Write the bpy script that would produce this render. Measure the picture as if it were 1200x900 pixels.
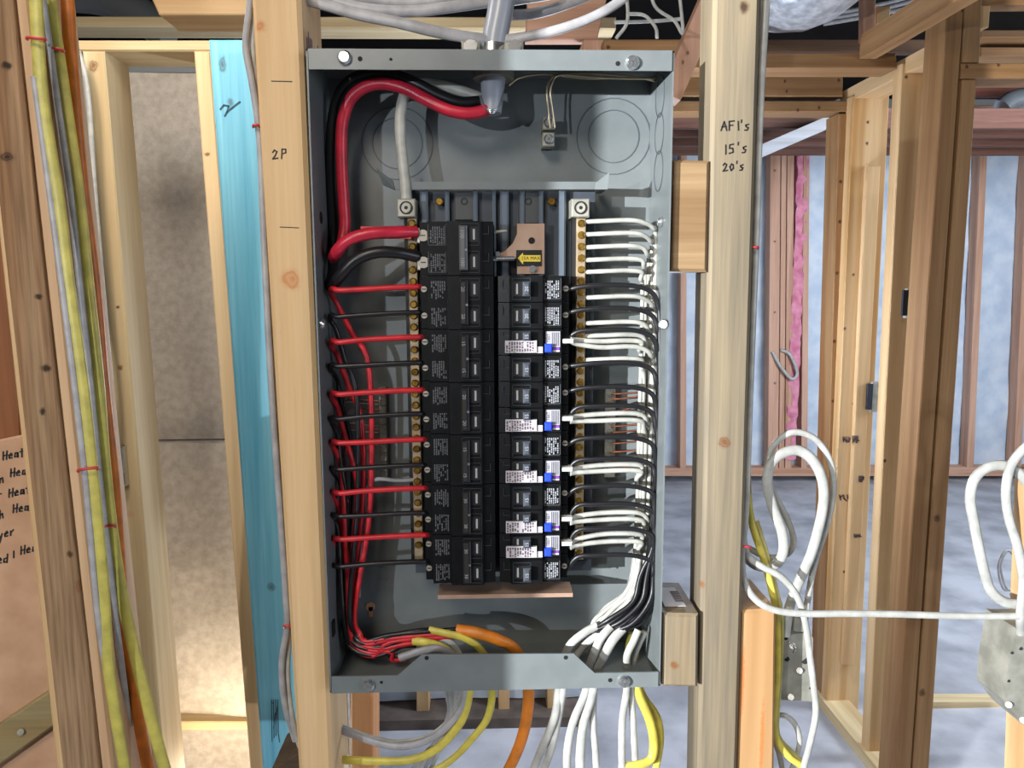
import bpy, math, random
from mathutils import Vector, Matrix, noise
random.seed(7)
S = bpy.context.scene
for o in list(bpy.data.objects): bpy.data.objects.remove(o)
COL = S.collection

# ------------------------------------------------------------------ camera
Z0 = 1.35                                   # height of the panel's centre
CP = Vector((-0.0059, -0.754, 0.1027 + Z0))
YAW, PITCH, ROLL, FPX = 0.0316, -0.1314, -0.004, 900.0
cy, sy, cp_, sp_ = math.cos(YAW), math.sin(YAW), math.cos(PITCH), math.sin(PITCH)
FWD = Vector((sy*cp_, cy*cp_, sp_)); R0 = Vector((cy, -sy, 0)); U0 = R0.cross(FWD)
RGT = R0*math.cos(ROLL) + U0*math.sin(ROLL); UPV = U0*math.cos(ROLL) - R0*math.sin(ROLL)
cam = bpy.data.cameras.new('camera'); cam.sensor_width = 36; cam.lens = FPX/1200*36; cam.clip_start = 0.02
co = bpy.data.objects.new('camera', cam); COL.objects.link(co)
co.matrix_world = Matrix(((RGT.x, UPV.x, -FWD.x, CP.x), (RGT.y, UPV.y, -FWD.y, CP.y), (RGT.z, UPV.z, -FWD.z, CP.z), (0, 0, 0, 1)))
S.camera = co

# ------------------------------------------------------------------ world, lamps, exposure
w = bpy.data.worlds.new('world'); S.world = w; w.use_nodes = True
bg = w.node_tree.nodes['Background']; bg.inputs[0].default_value = (0.86, 0.92, 1.0, 1); bg.inputs[1].default_value = 0.13
def lamp(name, typ, loc, energy, col, size=None, target=None, spread=None):
    l = bpy.data.lights.new(name, typ); l.energy = energy; l.color = col
    if typ == 'AREA':
        l.shape = 'RECTANGLE'; l.size, l.size_y = size
    elif size: l.shadow_soft_size = size
    o = bpy.data.objects.new(name, l); COL.objects.link(o); o.location = loc
    if target is not None:
        o.rotation_euler = (Vector(target) - Vector(loc)).to_track_quat('-Z', 'Y').to_euler()
    return o
key = lamp('work_light_key', 'SPOT', (-2.45, -2.40, 1.62), 1400, (0.95, 0.98, 1.0), 0.008, (0.35, 0.2, 1.3)); key.data.spot_size = math.radians(58); key.data.spot_blend = .6
k2 = lamp('work_light_second', 'SPOT', (-1.45, -2.35, 1.60), 120, (0.88, 0.94, 1.0), 0.02, (0, 0.2, 1.3)); k2.data.spot_size = math.radians(60); k2.data.spot_blend = .6
lamp('bulb_overhead', 'AREA', (-0.5, -1.35, 2.35), 15, (1.0, 0.88, 0.74), (0.5, 0.4), (-0.5, 0.3, 1.2))
lamp('fill_front_right', 'AREA', (2.4, -1.9, 1.6), 26, (0.80, 0.88, 1.0), (1.0, 1.0), (-0.1, 0, 1.3))  # cool fill lamp added to brighten the panel's left inner wall
lamp('fill_behind_panel', 'POINT', (0.42, 1.45, 1.25), 36, (0.78, 0.86, 1.0), 0.06)  # unseen lamp added to light the door post sides, floor and foam
lamp('fill_left_bay', 'AREA', (-0.56, 0.10, 2.12), 6.5, (1.0, 0.96, 0.90), (0.3, 0.2), (-0.60, 0.6, 1.0))  # lamp added because the left bay came out too dark
lamp('fill_far_room', 'AREA', (2.9, 1.35, 2.0), 110, (0.80, 0.89, 1.0), (1.2, 1.2), (2.2, 4.7, 0.7))  # lamp added mid-room to brighten the far wall; no window stands there
lamp('floor_work_light', 'POINT', (-0.60, 0.72, 0.46), 4.5, (1.0, 0.84, 0.62), 0.05)
S.view_settings.view_transform = 'Standard'; S.view_settings.look = 'None'
S.view_settings.exposure = 0.0; S.view_settings.gamma = 1.0; S.view_settings.use_curve_mapping = False

# ------------------------------------------------------------------ pixel <-> place
def ray(x, y): return FWD + RGT*((x-600)/FPX) - UPV*((y-450)/FPX)
def P(x, y, Y):
    d = ray(x, y); return CP + d*((Y-CP.y)/d.y)
def PX(Y, py=400): return (Y-CP.y)/FPX      # metres per pixel at depth Y

# ------------------------------------------------------------------ materials
def lin(c):
    return tuple(((v/255)/12.92 if v/255 <= .04045 else (((v/255)+.055)/1.055)**2.4) for v in c)
MATS = {}
def newmat(name, rgb, rough=.5, metal=0., spec=.5):
    m = bpy.data.materials.new(name); m.use_nodes = True
    b = m.node_tree.nodes['Principled BSDF']
    b.inputs['Base Color'].default_value = (*lin(rgb), 1); b.inputs['Roughness'].default_value = rough
    b.inputs['Metallic'].default_value = metal; b.inputs['Specular IOR Level'].default_value = spec
    return m, m.node_tree, b
def mottled(name, rgb, rgb2, scale=12, rough=.5, metal=0., bump=0., bscale=80, stretch=(1, 1, 1), spec=.5, lo=.35, hi=.65):
    if name in MATS: return MATS[name]
    m, t, b = newmat(name, rgb, rough, metal, spec)
    g = t.nodes.new('ShaderNodeNewGeometry'); mp = t.nodes.new('ShaderNodeMapping'); mp.inputs['Scale'].default_value = stretch
    t.links.new(g.outputs['Position'], mp.inputs['Vector'])
    n = t.nodes.new('ShaderNodeTexNoise'); n.inputs['Scale'].default_value = scale; n.inputs['Detail'].default_value = 5
    t.links.new(mp.outputs[0], n.inputs['Vector'])
    r = t.nodes.new('ShaderNodeValToRGB'); r.color_ramp.elements[0].position = lo; r.color_ramp.elements[1].position = hi
    r.color_ramp.elements[0].color = (*lin(rgb2), 1); r.color_ramp.elements[1].color = (*lin(rgb), 1)
    t.links.new(n.outputs['Fac'], r.inputs[0]); t.links.new(r.outputs[0], b.inputs['Base Color'])
    if bump:
        n2 = t.nodes.new('ShaderNodeTexNoise'); n2.inputs['Scale'].default_value = bscale; n2.inputs['Detail'].default_value = 4
        t.links.new(mp.outputs[0], n2.inputs['Vector'])
        bp = t.nodes.new('ShaderNodeBump'); bp.inputs['Strength'].default_value = bump; bp.inputs['Distance'].default_value = .004
        t.links.new(n2.outputs['Fac'], bp.inputs['Height']); t.links.new(bp.outputs[0], b.inputs['Normal'])
    MATS[name] = m; return m
def wood(name, rgb, rgb2, axis='z', fine=55, rough=.62, bump=.12, knots=(), streak=None, grain=.4):
    """grain runs along axis; knots = [(world point, rx, rz, rgb)]"""
    if name in MATS: return MATS[name]
    m, t, b = newmat(name, rgb, rough, 0, .3)
    L = t.links.new
    g = t.nodes.new('ShaderNodeNewGeometry'); mp = t.nodes.new('ShaderNodeMapping')
    sc = {'z': (1, 1, .035), 'x': (.035, 1, 1), 'y': (1, .035, 1)}[axis]
    mp.inputs['Scale'].default_value = sc; L(g.outputs['Position'], mp.inputs['Vector'])
    n = t.nodes.new('ShaderNodeTexNoise'); n.inputs['Scale'].default_value = fine; n.inputs['Detail'].default_value = 6; n.inputs['Roughness'].default_value = .62
    L(mp.outputs[0], n.inputs['Vector'])
    r = t.nodes.new('ShaderNodeValToRGB'); r.color_ramp.elements[0].position = .30; r.color_ramp.elements[1].position = .66
    r.color_ramp.elements[0].color = (*lin(rgb2), 1); r.color_ramp.elements[1].color = (*lin(rgb), 1)
    nf = t.nodes.new('ShaderNodeTexNoise'); nf.inputs['Scale'].default_value = fine*4.5; nf.inputs['Detail'].default_value = 3; L(mp.outputs[0], nf.inputs['Vector'])
    av = t.nodes.new('ShaderNodeMath'); av.operation = 'MULTIPLY_ADD'; av.inputs[1].default_value = grain; L(nf.outputs['Fac'], av.inputs[0]); 
    a2 = t.nodes.new('ShaderNodeMath'); a2.operation = 'MULTIPLY_ADD'; a2.inputs[1].default_value = 1-grain; a2.inputs[2].default_value = 0; L(n.outputs['Fac'], a2.inputs[0]); L(a2.outputs[0], av.inputs[2])
    L(av.outputs[0], r.inputs[0]); out = r.outputs[0]
    n3 = t.nodes.new('ShaderNodeTexNoise'); n3.inputs['Scale'].default_value = 20; n3.inputs['Detail'].default_value = 2
    L(mp.outputs[0], n3.inputs['Vector'])
    mx = t.nodes.new('ShaderNodeMix'); mx.data_type = 'RGBA'; mx.blend_type = 'MULTIPLY'
    r2 = t.nodes.new('ShaderNodeValToRGB'); r2.color_ramp.elements[0].position = .35; r2.color_ramp.elements[1].position = .6
    sc2 = streak or (225, 215, 205); r2.color_ramp.elements[0].color = (*lin(sc2), 1); r2.color_ramp.elements[1].color = (1, 1, 1, 1)
    L(n3.outputs['Fac'], r2.inputs[0]); mx.inputs[0].default_value = 1
    L(out, mx.inputs[6]); L(r2.outputs[0], mx.inputs[7]); out = mx.outputs[2]
    for (kp, rx, rz, kc) in knots:
        s = t.nodes.new('ShaderNodeVectorMath'); s.operation = 'SUBTRACT'; s.inputs[1].default_value = kp; L(g.outputs['Position'], s.inputs[0])
        s2 = t.nodes.new('ShaderNodeVectorMath'); s2.operation = 'MULTIPLY'; s2.inputs[1].default_value = (1/rx, 0.3/rx, 1/rz); L(s.outputs[0], s2.inputs[0])
        ln = t.nodes.new('ShaderNodeVectorMath'); ln.operation = 'LENGTH'; nk = t.nodes.new('ShaderNodeTexNoise'); nk.inputs['Scale'].default_value = .9/rx; L(g.outputs['Position'], nk.inputs['Vector'])
        wv = t.nodes.new('ShaderNodeVectorMath'); wv.operation = 'MULTIPLY_ADD'; wv.inputs[1].default_value = (.9, .0, .9); L(nk.outputs['Color'], wv.inputs[0]); L(s2.outputs[0], wv.inputs[2])
        w2 = t.nodes.new('ShaderNodeVectorMath'); w2.operation = 'SUBTRACT'; w2.inputs[1].default_value = (.45, 0, .45); L(wv.outputs[0], w2.inputs[0]); L(w2.outputs[0], ln.inputs[0])
        kr = t.nodes.new('ShaderNodeValToRGB'); e = kr.color_ramp.elements
        e[0].position = .0; e[0].color = (.9, .9, .9, 1); e[1].position = 1.; e[1].color = (0, 0, 0, 1)
        for ps, v in ((.25, .8), (.42, .45), (.55, .8), (.72, .22)) if rx >= .008 else ((.35, .9), (.6, .55), (.8, .15)):
            q = e.new(ps); q.color = (v, v, v, 1)
        L(ln.outputs['Value'], kr.inputs[0])
        km = t.nodes.new('ShaderNodeMix'); km.data_type = 'RGBA'; L(kr.outputs[0], km.inputs[0]); L(out, km.inputs[6]); km.inputs[7].default_value = (*lin(kc), 1)
        out = km.outputs[2]
    L(out, b.inputs['Base Color'])
    bp = t.nodes.new('ShaderNodeBump'); bp.inputs['Strength'].default_value = bump; bp.inputs['Distance'].default_value = .003
    L(av.outputs[0], bp.inputs['Height']); L(bp.outputs[0], b.inputs['Normal'])
    MATS[name] = m; return m
def plain(name, rgb, rough=.5, metal=0., spec=.5):
    if name not in MATS: MATS[name] = newmat(name, rgb, rough, metal, spec)[0]
    return MATS[name]
def cablemat(name, rgb, rough=.42):
    r2 = tuple(int(c*.86) for c in rgb)
    return mottled(name, rgb, r2, 60, rough, 0, .05, 300)

STEEL = mottled('grey_painted_steel', (114, 120, 121), (106, 112, 113), 30, .36, 0, .02, 400, spec=.55)
GALV = mottled('galvanised_metal', (176, 174, 162), (140, 139, 128), 40, .42, .35)
CHROME = plain('zinc_screw', (205, 208, 210), .25, .9)
BRASS = mottled('brass_screw', (205, 165, 80), (150, 110, 45), 200, .3, .85)
TINBAR = mottled('tinned_bar', (206, 188, 160), (170, 150, 120), 60, .35, .55)
COPPER = mottled('copper_plate', (196, 166, 146), (172, 140, 120), 25, .4, .3)
BAREC = plain('bare_copper', (170, 105, 80), .35, .85)
BLACKP = mottled('black_breaker_plastic', (20, 21, 22), (15, 16, 17), 120, .34, 0, .04, 600, spec=.28)
DARKP = plain('dark_recess', (14, 14, 15), .6)
GREYP = plain('grey_handle_plastic', (66, 70, 78), .4)
BASEP = mottled('bus_base_plastic', (70, 76, 84), (58, 64, 72), 20, .4)
RIBP = plain('bus_rib', (98, 108, 120), .4)
PRINT = plain('white_print', (150, 152, 158), .6)
PRINTD = plain('faint_print', (92, 94, 98), .6)
LABELW = plain('paper_label', (184, 178, 182), .6)
LABELT = plain('label_ink', (50, 44, 52), .7)
BLUEB = plain('blue_button', (40, 70, 225), .35)
PURPLE = plain('purple_strip', (120, 60, 170), .5)
YELL = plain('sticker_yellow', (232, 205, 70), .5)
BLK = plain('black_sticker', (18, 18, 18), .5)
INK = plain('marker_ink', (22, 20, 22), .6)
STAMP = plain('lumber_stamp', (84, 66, 62), .7)
HOLE = plain('punched_hole', (10, 11, 12), .8)
REDW = cablemat('red_insulation', (205, 38, 48)); REDF = cablemat('red_feeder_insulation', (200, 38, 62), .35)
BLKW = plain('black_insulation', (24, 24, 27), .38); WHTW = cablemat('white_insulation', (182, 182, 174))
NMW = cablemat('white_cable_sheath', (184, 184, 178)); NMY = cablemat('yellow_cable_sheath', (214, 198, 84)); NMO = cablemat('orange_cable_sheath', (226, 132, 40))
NMG = cablemat('grey_cable_sheath', (170, 168, 170)); SEG = plain('grey_service_conduit', (150, 154, 164), .3)
NMYO = cablemat('olive_yellow_cable_sheath', (196, 186, 92))
NMOO = cablemat('deep_orange_cable_sheath', (206, 116, 34))
NMPALE = cablemat('pale_yellow_sheath', (208, 198, 122))
STAPLE = plain('red_staple', (190, 60, 60), .4)
# woods
W_TAN = lambda n, kn=(), ax='z', **k: wood(n, (222, 190, 146), (206, 170, 122), ax, knots=kn, **k)
W_BRN = lambda n, kn=(), ax='z', **k: wood(n, (164, 128, 88), (138, 102, 66), ax, knots=kn, **k)
W_PINK = lambda n, kn=(), ax='z', **k: wood(n, (214, 172, 148), (190, 146, 122), ax, knots=kn, **k)
W_CRM = lambda n, kn=(), ax='z', **k: wood(n, (226, 208, 168), (208, 186, 142), ax, knots=kn, **k)
W_GREY = lambda n, kn=(), ax='z', **k: wood(n, (156, 140, 112), (112, 103, 90), ax, knots=kn, **k)
KN = (120, 78, 42); KD = (60, 36, 22)

# ------------------------------------------------------------------ mesh helpers
class MB:
    def __init__(s): s.v, s.f, s.sm = [], [], []
    def add(s, vs, fs, smooth=False):
        o = len(s.v); s.v += [Vector(q) for q in vs]; s.f += [tuple(i+o for i in f) for f in fs]; s.sm += [smooth]*len(fs); return s
    def box(s, x0, x1, y0, y1, z0, z1, bev=0.):
        x0, x1 = sorted((x0, x1)); y0, y1 = sorted((y0, y1)); z0, z1 = sorted((z0, z1))
        if not bev:
            return s.add([(x0, y0, z0), (x1, y0, z0), (x1, y1, z0), (x0, y1, z0), (x0, y0, z1), (x1, y0, z1), (x1, y1, z1), (x0, y1, z1)],
                         [(3, 2, 1, 0), (4, 5, 6, 7), (0, 1, 5, 4), (1, 2, 6, 5), (2, 3, 7, 6), (3, 0, 4, 7)])
        b = min(bev, (x1-x0)/2.01, (z1-z0)/2.01, (y1-y0)/2.01)      # chamfer around the front (-Y) face
        return s.add([(x0, y0+b, z0), (x1, y0+b, z0), (x1, y1, z0), (x0, y1, z0), (x0, y0+b, z1), (x1, y0+b, z1), (x1, y1, z1), (x0, y1, z1),
                      (x0+b, y0, z0+b), (x1-b, y0, z0+b), (x1-b, y0, z1-b), (x0+b, y0, z1-b)],
                     [(3, 2, 1, 0), (4, 5, 6, 7), (1, 2, 6, 5), (2, 3, 7, 6), (3, 0, 4, 7), (8, 9, 10, 11), (0, 1, 9, 8), (1, 5, 10, 9), (5, 4, 11, 10), (4, 0, 8, 11)])
    def prism(s, pts, d):
        """pts: front polygon (counter-clockwise seen from the front), d: extrusion vector"""
        n = len(pts); d = Vector(d); a = [Vector(p) for p in pts]
        vs = a + [p+d for p in a]
        fs = [tuple(range(n)), tuple(reversed(range(n, 2*n)))] + [(i, i+n, (i+1) % n+n, (i+1) % n) for i in range(n)]
        return s.add(vs, fs)
    def cyl(s, a, b, r, n=12, r2=None, smooth=True):
        a, b = Vector(a), Vector(b); r2 = r if r2 is None else r2
        t = (b-a).normalized(); x = t.orthogonal().normalized(); y = t.cross(x)
        vs = [a+(x*math.cos(2*math.pi*i/n)+y*math.sin(2*math.pi*i/n))*r for i in range(n)] + [b+(x*math.cos(2*math.pi*i/n)+y*math.sin(2*math.pi*i/n))*r2 for i in range(n)]
        s.add(vs, [(i, (i+1) % n, (i+1) % n+n, i+n) for i in range(n)], smooth)
        return s.add(vs, [tuple(reversed(range(n))), tuple(range(n, 2*n))])
    def ring(s, c, r, t, nrm=(0, -1, 0), n=28, h=.0006):
        c = Vector(c); nrm = Vector(nrm).normalized(); x = nrm.orthogonal().normalized(); y = nrm.cross(x); vs = []
        for i in range(n):
            d = x*math.cos(2*math.pi*i/n)+y*math.sin(2*math.pi*i/n)
            vs += [c+d*(r-t), c+d*(r-t)+nrm*h, c+d*(r+t)+nrm*h, c+d*(r+t)]
        fs = []
        for i in range(n):
            j = (i+1) % n
            for k in range(3): fs.append((i*4+k, j*4+k, j*4+k+1, i*4+k+1))
        return s.add(vs, fs)
    def tube(s, pts, r, n=8, flat=1., sub=6, taper=None):
        pts = [Vector(p) for p in pts]
        q = [pts[0]*2-pts[1]] + pts + [pts[-1]*2-pts[-2]]; c = []
        for i in range(1, len(q)-2):
            p0, p1, p2, p3 = q[i-1:i+3]
            for k in range(sub):
                u = k/sub
                c.append(.5*((2*p1)+(p2-p0)*u+(2*p0-5*p1+4*p2-p3)*u*u+(3*p1-p0-3*p2+p3)*u**3))
        c.append(pts[-1]); vs = []; prev = None
        for i, p in enumerate(c):
            t = (c[min(i+1, len(c)-1)]-c[max(i-1, 0)]).normalized()
            sd = t.cross(Vector((0, 1, 0)))
            if prev is not None and (sd.length < .35): sd = prev - t*prev.dot(t)
            if sd.length < 1e-4: sd = t.orthogonal()
            sd.normalize()
            if prev is not None and sd.dot(prev) < 0: sd = -sd
            prev = sd; nn = t.cross(sd).normalized()
            rr = r if taper is None else r*(1+(taper-1)*i/(len(c)-1))
            for k in range(n):
                a = 2*math.pi*k/n; vs.append(p+sd*math.cos(a)*rr+nn*math.sin(a)*rr*flat)
        fs = [(i*n+k, i*n+(k+1) % n, (i+1)*n+(k+1) % n, (i+1)*n+k) for i in range(len(c)-1) for k in range(n)]
        s.add(vs, fs, True)
        return s.add(vs, [tuple(range(n)), tuple(reversed(range((len(c)-1)*n, len(c)*n)))])
    def build(s, name, mat, parent=None, label=None, cat=None, group=None, kind=None):
        me = bpy.data.meshes.new(name)
        if parent is None:
            lo = Vector([min(v[i] for v in s.v) for i in range(3)]); hi = Vector([max(v[i] for v in s.v) for i in range(3)])
            org = Vector(((lo.x+hi.x)/2, (lo.y+hi.y)/2, lo.z))
        else: org = ORG[parent.name]
        me.from_pydata([v-org for v in s.v], [], s.f); me.polygons.foreach_set('use_smooth', s.sm)
        import bmesh
        bm = bmesh.new(); bm.from_mesh(me); bmesh.ops.recalc_face_normals(bm, faces=bm.faces); bm.to_mesh(me); bm.free()
        me.materials.append(mat)
        o = bpy.data.objects.new(name, me); COL.objects.link(o)
        if parent is None: o.location = org
        else: o.parent = parent
        ORG[o.name] = org
        if label: o['label'] = label
        if cat: o['category'] = cat
        if group: o['group'] = group
        if kind: o['kind'] = kind
        return o
ORG = {}
def thing(name, loc, label, cat, group=None):
    o = bpy.data.objects.new(name, None); COL.objects.link(o); o.location = loc; o.empty_display_size = .02
    ORG[o.name] = Vector(loc); o['label'] = label; o['category'] = cat
    if group: o['group'] = group
    return o
def inst(src, parent, at, name=None):
    """a piece sharing src's mesh, at a world point"""
    o = src.copy(); COL.objects.link(o); o.parent = parent; o.location = Vector(at)-ORG[parent.name]; ORG[o.name] = ORG[parent.name]; return o
def shared(name, mb, mat):
    me = bpy.data.meshes.new(name); me.from_pydata(mb.v, [], mb.f); me.polygons.foreach_set('use_smooth', mb.sm); me.materials.append(mat); return me
def piece(name, me, parent, at, rot=None):
    o = bpy.data.objects.new(name, me); COL.objects.link(o); o.parent = parent; o.location = Vector(at)-ORG[parent.name]; ORG[o.name] = ORG[parent.name]
    if rot: o.rotation_euler = rot
    return o
def struct(mb, name, mat, parent=None): return mb.build(name, mat, parent, kind=None if parent else 'structure')

def lumber(name, tl, tr, br, bl, Y, depth, mat, label=None, cat='stud', group=None, parent=None, bev=.0025):
    """a board whose front face has these four picture corners on the plane Y, extruded back; edges eased"""
    q = [P(*c, Y) for c in (bl, br, tr, tl)]
    m = MB(); c = sum(q, Vector())/4
    inn = []
    n = len(q)
    for i in range(n):
        e1 = (q[i-1]-q[i]).normalized(); e2 = (q[(i+1) % n]-q[i]).normalized(); inn.append(q[i]+(e1+e2)*bev)
    d = Vector((0, depth, 0)); b = Vector((0, bev, 0))
    vs = inn + [p+b for p in q] + [p+d for p in q]
    fs = [(0, 1, 2, 3), (11, 10, 9, 8)]
    for i in range(4):
        j = (i+1) % 4; fs += [(i, i+4, j+4, j), (i+4, i+8, j+8, j+4)]
    m.add(vs, fs)
    return m.build(name, mat, parent, label, cat if parent is None else None, group)
def bar(name, x0, x1, Y0, Y1, z0, z1, mat, label=None, cat='board', group=None, parent=None):
    return MB().box(x0, x1, Y0, Y1, z0, z1, .003).build(name, mat, parent, label, cat if parent is None else None, group)
def wirepts(pts): return [P(*p) for p in pts]
def cable(name, pts, wpx, mat, label, cat='cable', group=None, flat=1., n=8, sub=6, taper=None):
    """pts: (px, py, Y); wpx: width in picture pixels at the middle point"""
    Y = pts[len(pts)//2][2]
    return MB().tube(wirepts(pts), wpx/2*PX(Y), n, flat, sub, taper).build(name, mat, None, label, cat, group)

# stroke alphabet for handwriting (unit box, y up)
FONT = {'A': [[(0, 0), (.45, 1), (.8, 0)], [(.1, .4), (.75, .45)]], 'F': [[(.1, 0), (.1, 1), (.8, 1.05)], [(.1, .55), (.6, .58)]], 'I': [[(.3, 1), (.35, 0)]],
        '\'': [[(.2, 1.15), (.15, .85)]], 's': [[(.6, .65), (.2, .55), (.25, .38), (.55, .25), (.4, 0), (.05, 0)]], '1': [[(.3, 1), (.3, 0)]],
        '5': [[(.7, 1), (.2, .95), (.15, .6), (.6, .55), (.65, .15), (.1, .05)]], '2': [[(.05, .75), (.3, 1), (.6, .8), (.4, .4), (.05, .05), (.75, .1)]],
        '0': [[(.35, .85), (.1, .5), (.3, .05), (.65, .3), (.6, .75), (.35, .85)]], 'P': [[(.15, 0), (.2, 1), (.7, .95), (.7, .6), (.2, .5)]],
        'H': [[(.1, 1.05), (.05, 0)], [(.7, 1.1), (.6, 0)], [(.05, .5), (.75, .6)]], 'e': [[(.1, .35), (.6, .45), (.45, .7), (.1, .45), (.15, .1), (.6, .1)]],
        'a': [[(.6, .65), (.2, .65), (.1, .15), (.5, .15), (.6, .65), (.65, .05)]], 't': [[(.35, 1.1), (.35, 0)], [(.05, .72), (.8, .78)]],
        'n': [[(.1, .6), (.12, 0)], [(.12, .45), (.5, .65), (.6, 0)]], 'h': [[(.1, 1.1), (.08, 0)], [(.1, .45), (.5, .6), (.6, 0)]],
        'y': [[(.05, .6), (.3, .1)], [(.6, .6), (.2, -.5)]], 'r': [[(.15, .6), (.15, 0)], [(.15, .4), (.6, .65)]],
        'd': [[(.6, .6), (.15, .55), (.1, .1), (.55, .1)], [(.7, 1.1), (.6, 0)]], '-': [[(.1, .4), (.5, .4)]], ' ': []}
def strokes(mb, paths, Y, wpx):
    for path in paths:
        q = [P(x, y, Y) for x, y in path]; h = wpx/2*PX(Y)
        for a, b in zip(q, q[1:]):
            t = (b-a)
            if t.length < 1e-6: continue
            t.normalize(); nn = Vector((t.z, 0, -t.x))*h; a2 = a-t*h*.6; b2 = b+t*h*.6
            mb.prism([a2-nn, b2-nn, b2+nn, a2+nn], (0, .0004, 0))
def word(mb, text, x, y, hpx, Y, wpx=1.5, slope=0., adv=.85):
    """x, y: picture position of the baseline start"""
    for ch in text:
        ps = [[(x+px*hpx*.8, y-py*hpx-slope*px*hpx*.8) for px, py in p] for p in FONT[ch]]
        strokes(mb, ps, Y, wpx)
        a = hpx*.8*adv*(.55 if ch in "1I' " else 1.0); x += a; y -= slope*a
def scribble(mb, x, y, w_, h_, Y, n=6, wpx=1.2, seed=0):
    rr = random.Random(seed)
    for i in range(n):
        xx = x+w_*i/n
        strokes(mb, [[(xx, y), (xx+w_/n*.3*rr.random(), y+h_*(.6+.4*rr.random()))], [(xx, y+h_*rr.random()), (xx+w_/n*.8, y+h_*rr.random())]], Y, wpx)

# ================================================================== SETTING
CONC = mottled('concrete', (190, 192, 200), (146, 148, 156), 5, .7, 0, .15, 30, lo=.3, hi=.62)
CONC2 = mottled('concrete_slab', (168, 170, 178), (126, 126, 132), 3.5, .65, 0, .15, 40)
FOAM = mottled('spray_foam', (206, 215, 226), (180, 194, 212), 9, .6, 0, .35, 26)
FOIL = mottled('insulation_blanket', (196, 186, 172), (176, 164, 150), 60, .45, 0, .35, 500)
SUBF = mottled('subfloor_in_dark', (22, 18, 15), (14, 11, 10), 3, .9, spec=.1)  # near-black: the darkness of the ceiling void is put into the colour
DRY = mottled('raw_plywood', (128, 106, 82), (112, 92, 70), 8, .8)
STEELB = plain('steel_beam_paint', (120, 124, 126), .5)
def slab(x0, x1, y0, y1, z0, z1): return MB().box(x0, x1, y0, y1, z0, z1)
struct(slab(-4, 6.5, -5, 4.9, -.1, 0), 'floor', CONC)
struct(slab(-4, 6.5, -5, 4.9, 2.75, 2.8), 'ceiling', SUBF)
def sheet(x0, x1, z0, z1, Y, amp, sc, nx, nz, th=.05, seed=0):
    m = MB(); vs = []
    for j in range(nz+1):
        for i in range(nx+1):
            x = x0+(x1-x0)*i/nx; z = z0+(z1-z0)*j/nz
            d = amp*(noise.noise((x*sc+seed, 3.1, z*sc))+.5*noise.noise((x*sc*2.7, 7.7+seed, z*sc*2.7)))
            vs.append((x, Y-d, z))
    fs = [(j*(nx+1)+i, j*(nx+1)+i+1, (j+1)*(nx+1)+i+1, (j+1)*(nx+1)+i) for j in range(nz) for i in range(nx)]
    m.add(vs, fs, True); m.box(x0, x1, Y+amp, Y+amp+th, z0, z1); return m
wb = struct(sheet(-.5, 6.4, .06, 2.5, 4.70, .02, 3.2, 120, 50), 'wall_back', FOAM)
struct(slab(6.4, 6.5, -5, 4.9, 0, 2.75), 'wall_right', DRY)
struct(slab(-4, -3.9, -5, 4.9, 0, 2.75), 'wall_left', DRY)
# unseen blocker added behind and left of the viewer: its edge throws the long shadow over the left half of the panel
struct(slab(-3.2, -1.073, -1.06, -1.02, 0, 2.75), 'key_blocker', DRY)
# wall with the foam behind and below the panel
wm = struct(sheet(-2.2, .30, .04, 2.0, 1.72, .02, 4, 60, 40), 'wall_middle', FOAM)
struct(slab(-2.2, .30, 1.60, 1.78, 0, .035), 'trim_1', mottled('dirty_sill', (104, 92, 84), (70, 60, 54), 12, .8))
for i, (xa, xb) in enumerate(((487, 502), (583, 596), (640, 652))):
    lumber('wall_stud', (xa, 560), (xb, 560), (xb+1, 836), (xa+1, 836), 1.655, .08, W_TAN('w_midstud'), ['pale stud against the foam wall just below the panel, left of the orange cable', 'short pale stud beside the orange cable below the panel', 'stud behind the white cables below the panel'][i], group='studs of the foam wall under the panel')
# far wall framing
bpl = lumber('bottom_plate', (700, 549), (1330, 547), (1330, 558), (700, 558), 4.60, .09, W_PINK('w_farplate', ax='x'), 'pinkish bottom plate along the foot of the far foam wall', 'plate')
for i, (x0, x1, sh, mt, lab) in enumerate((
        (798, 805, -1, 'a', 'thin far stud seen in the slot between panel and pencil-marked post'),
        (903, 915, -3, 'b', 'orange knotty stud of the far cluster left of pink insulation'),
        (916, 922, -3, 'c', 'middle stud of the far cluster left of the pink insulation'),
        (923, 931, -3, 'd', 'far stud touching the left edge of the pink insulation'),
        (942, 949, -3, 'e', 'far stud touching the right edge of the pink insulation'),
        (1150, 1158, -17, 'f', 'slim far stud in the doorway on the right, foam on both sides'),
        (1205, 1214, -17, 'g', 'far stud at the right border of the picture'))):
    kn = [(P(x0+5, 200+k*83, 4.60), .012, .012, KD) for k in range(5)] if mt == 'b' else ()
    lumber('wall_stud', (x0, 160), (x1, 160), (x1+sh, 549), (x0+sh, 549), 4.60, .09, W_PINK('w_far_'+mt, kn), lab, group='studs of the far wall')
m = sheet(P(930, 300, 4.6).x, P(943, 300, 4.6).x, P(0, 549, 4.6).z, P(0, 170, 4.6).z, 4.60, .03, 14, 6, 60)
m.build('fibreglass_batt', mottled('pink_fibreglass', (226, 150, 170), (196, 110, 136), 18, .9, 0, .6, 60), None, 'strip of pink fibreglass stuffed between far studs', 'insulation')
for i, py in enumerate((150, 160, 171, 181)):
    z = P(900, py, 3.2+.45*i*.6).z
    bar('ceiling_joist', .9, 5.6, 3.2+.27*i, 3.245+.27*i, z, z+.1, wood('w_farjoist', (132, 92, 78), (92, 62, 54), 'x'), ['nearest', 'second', 'third', 'furthest'][i]+' dark joist across the ceiling of the far room', 'joist', 'dark joists of the far room')
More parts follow.
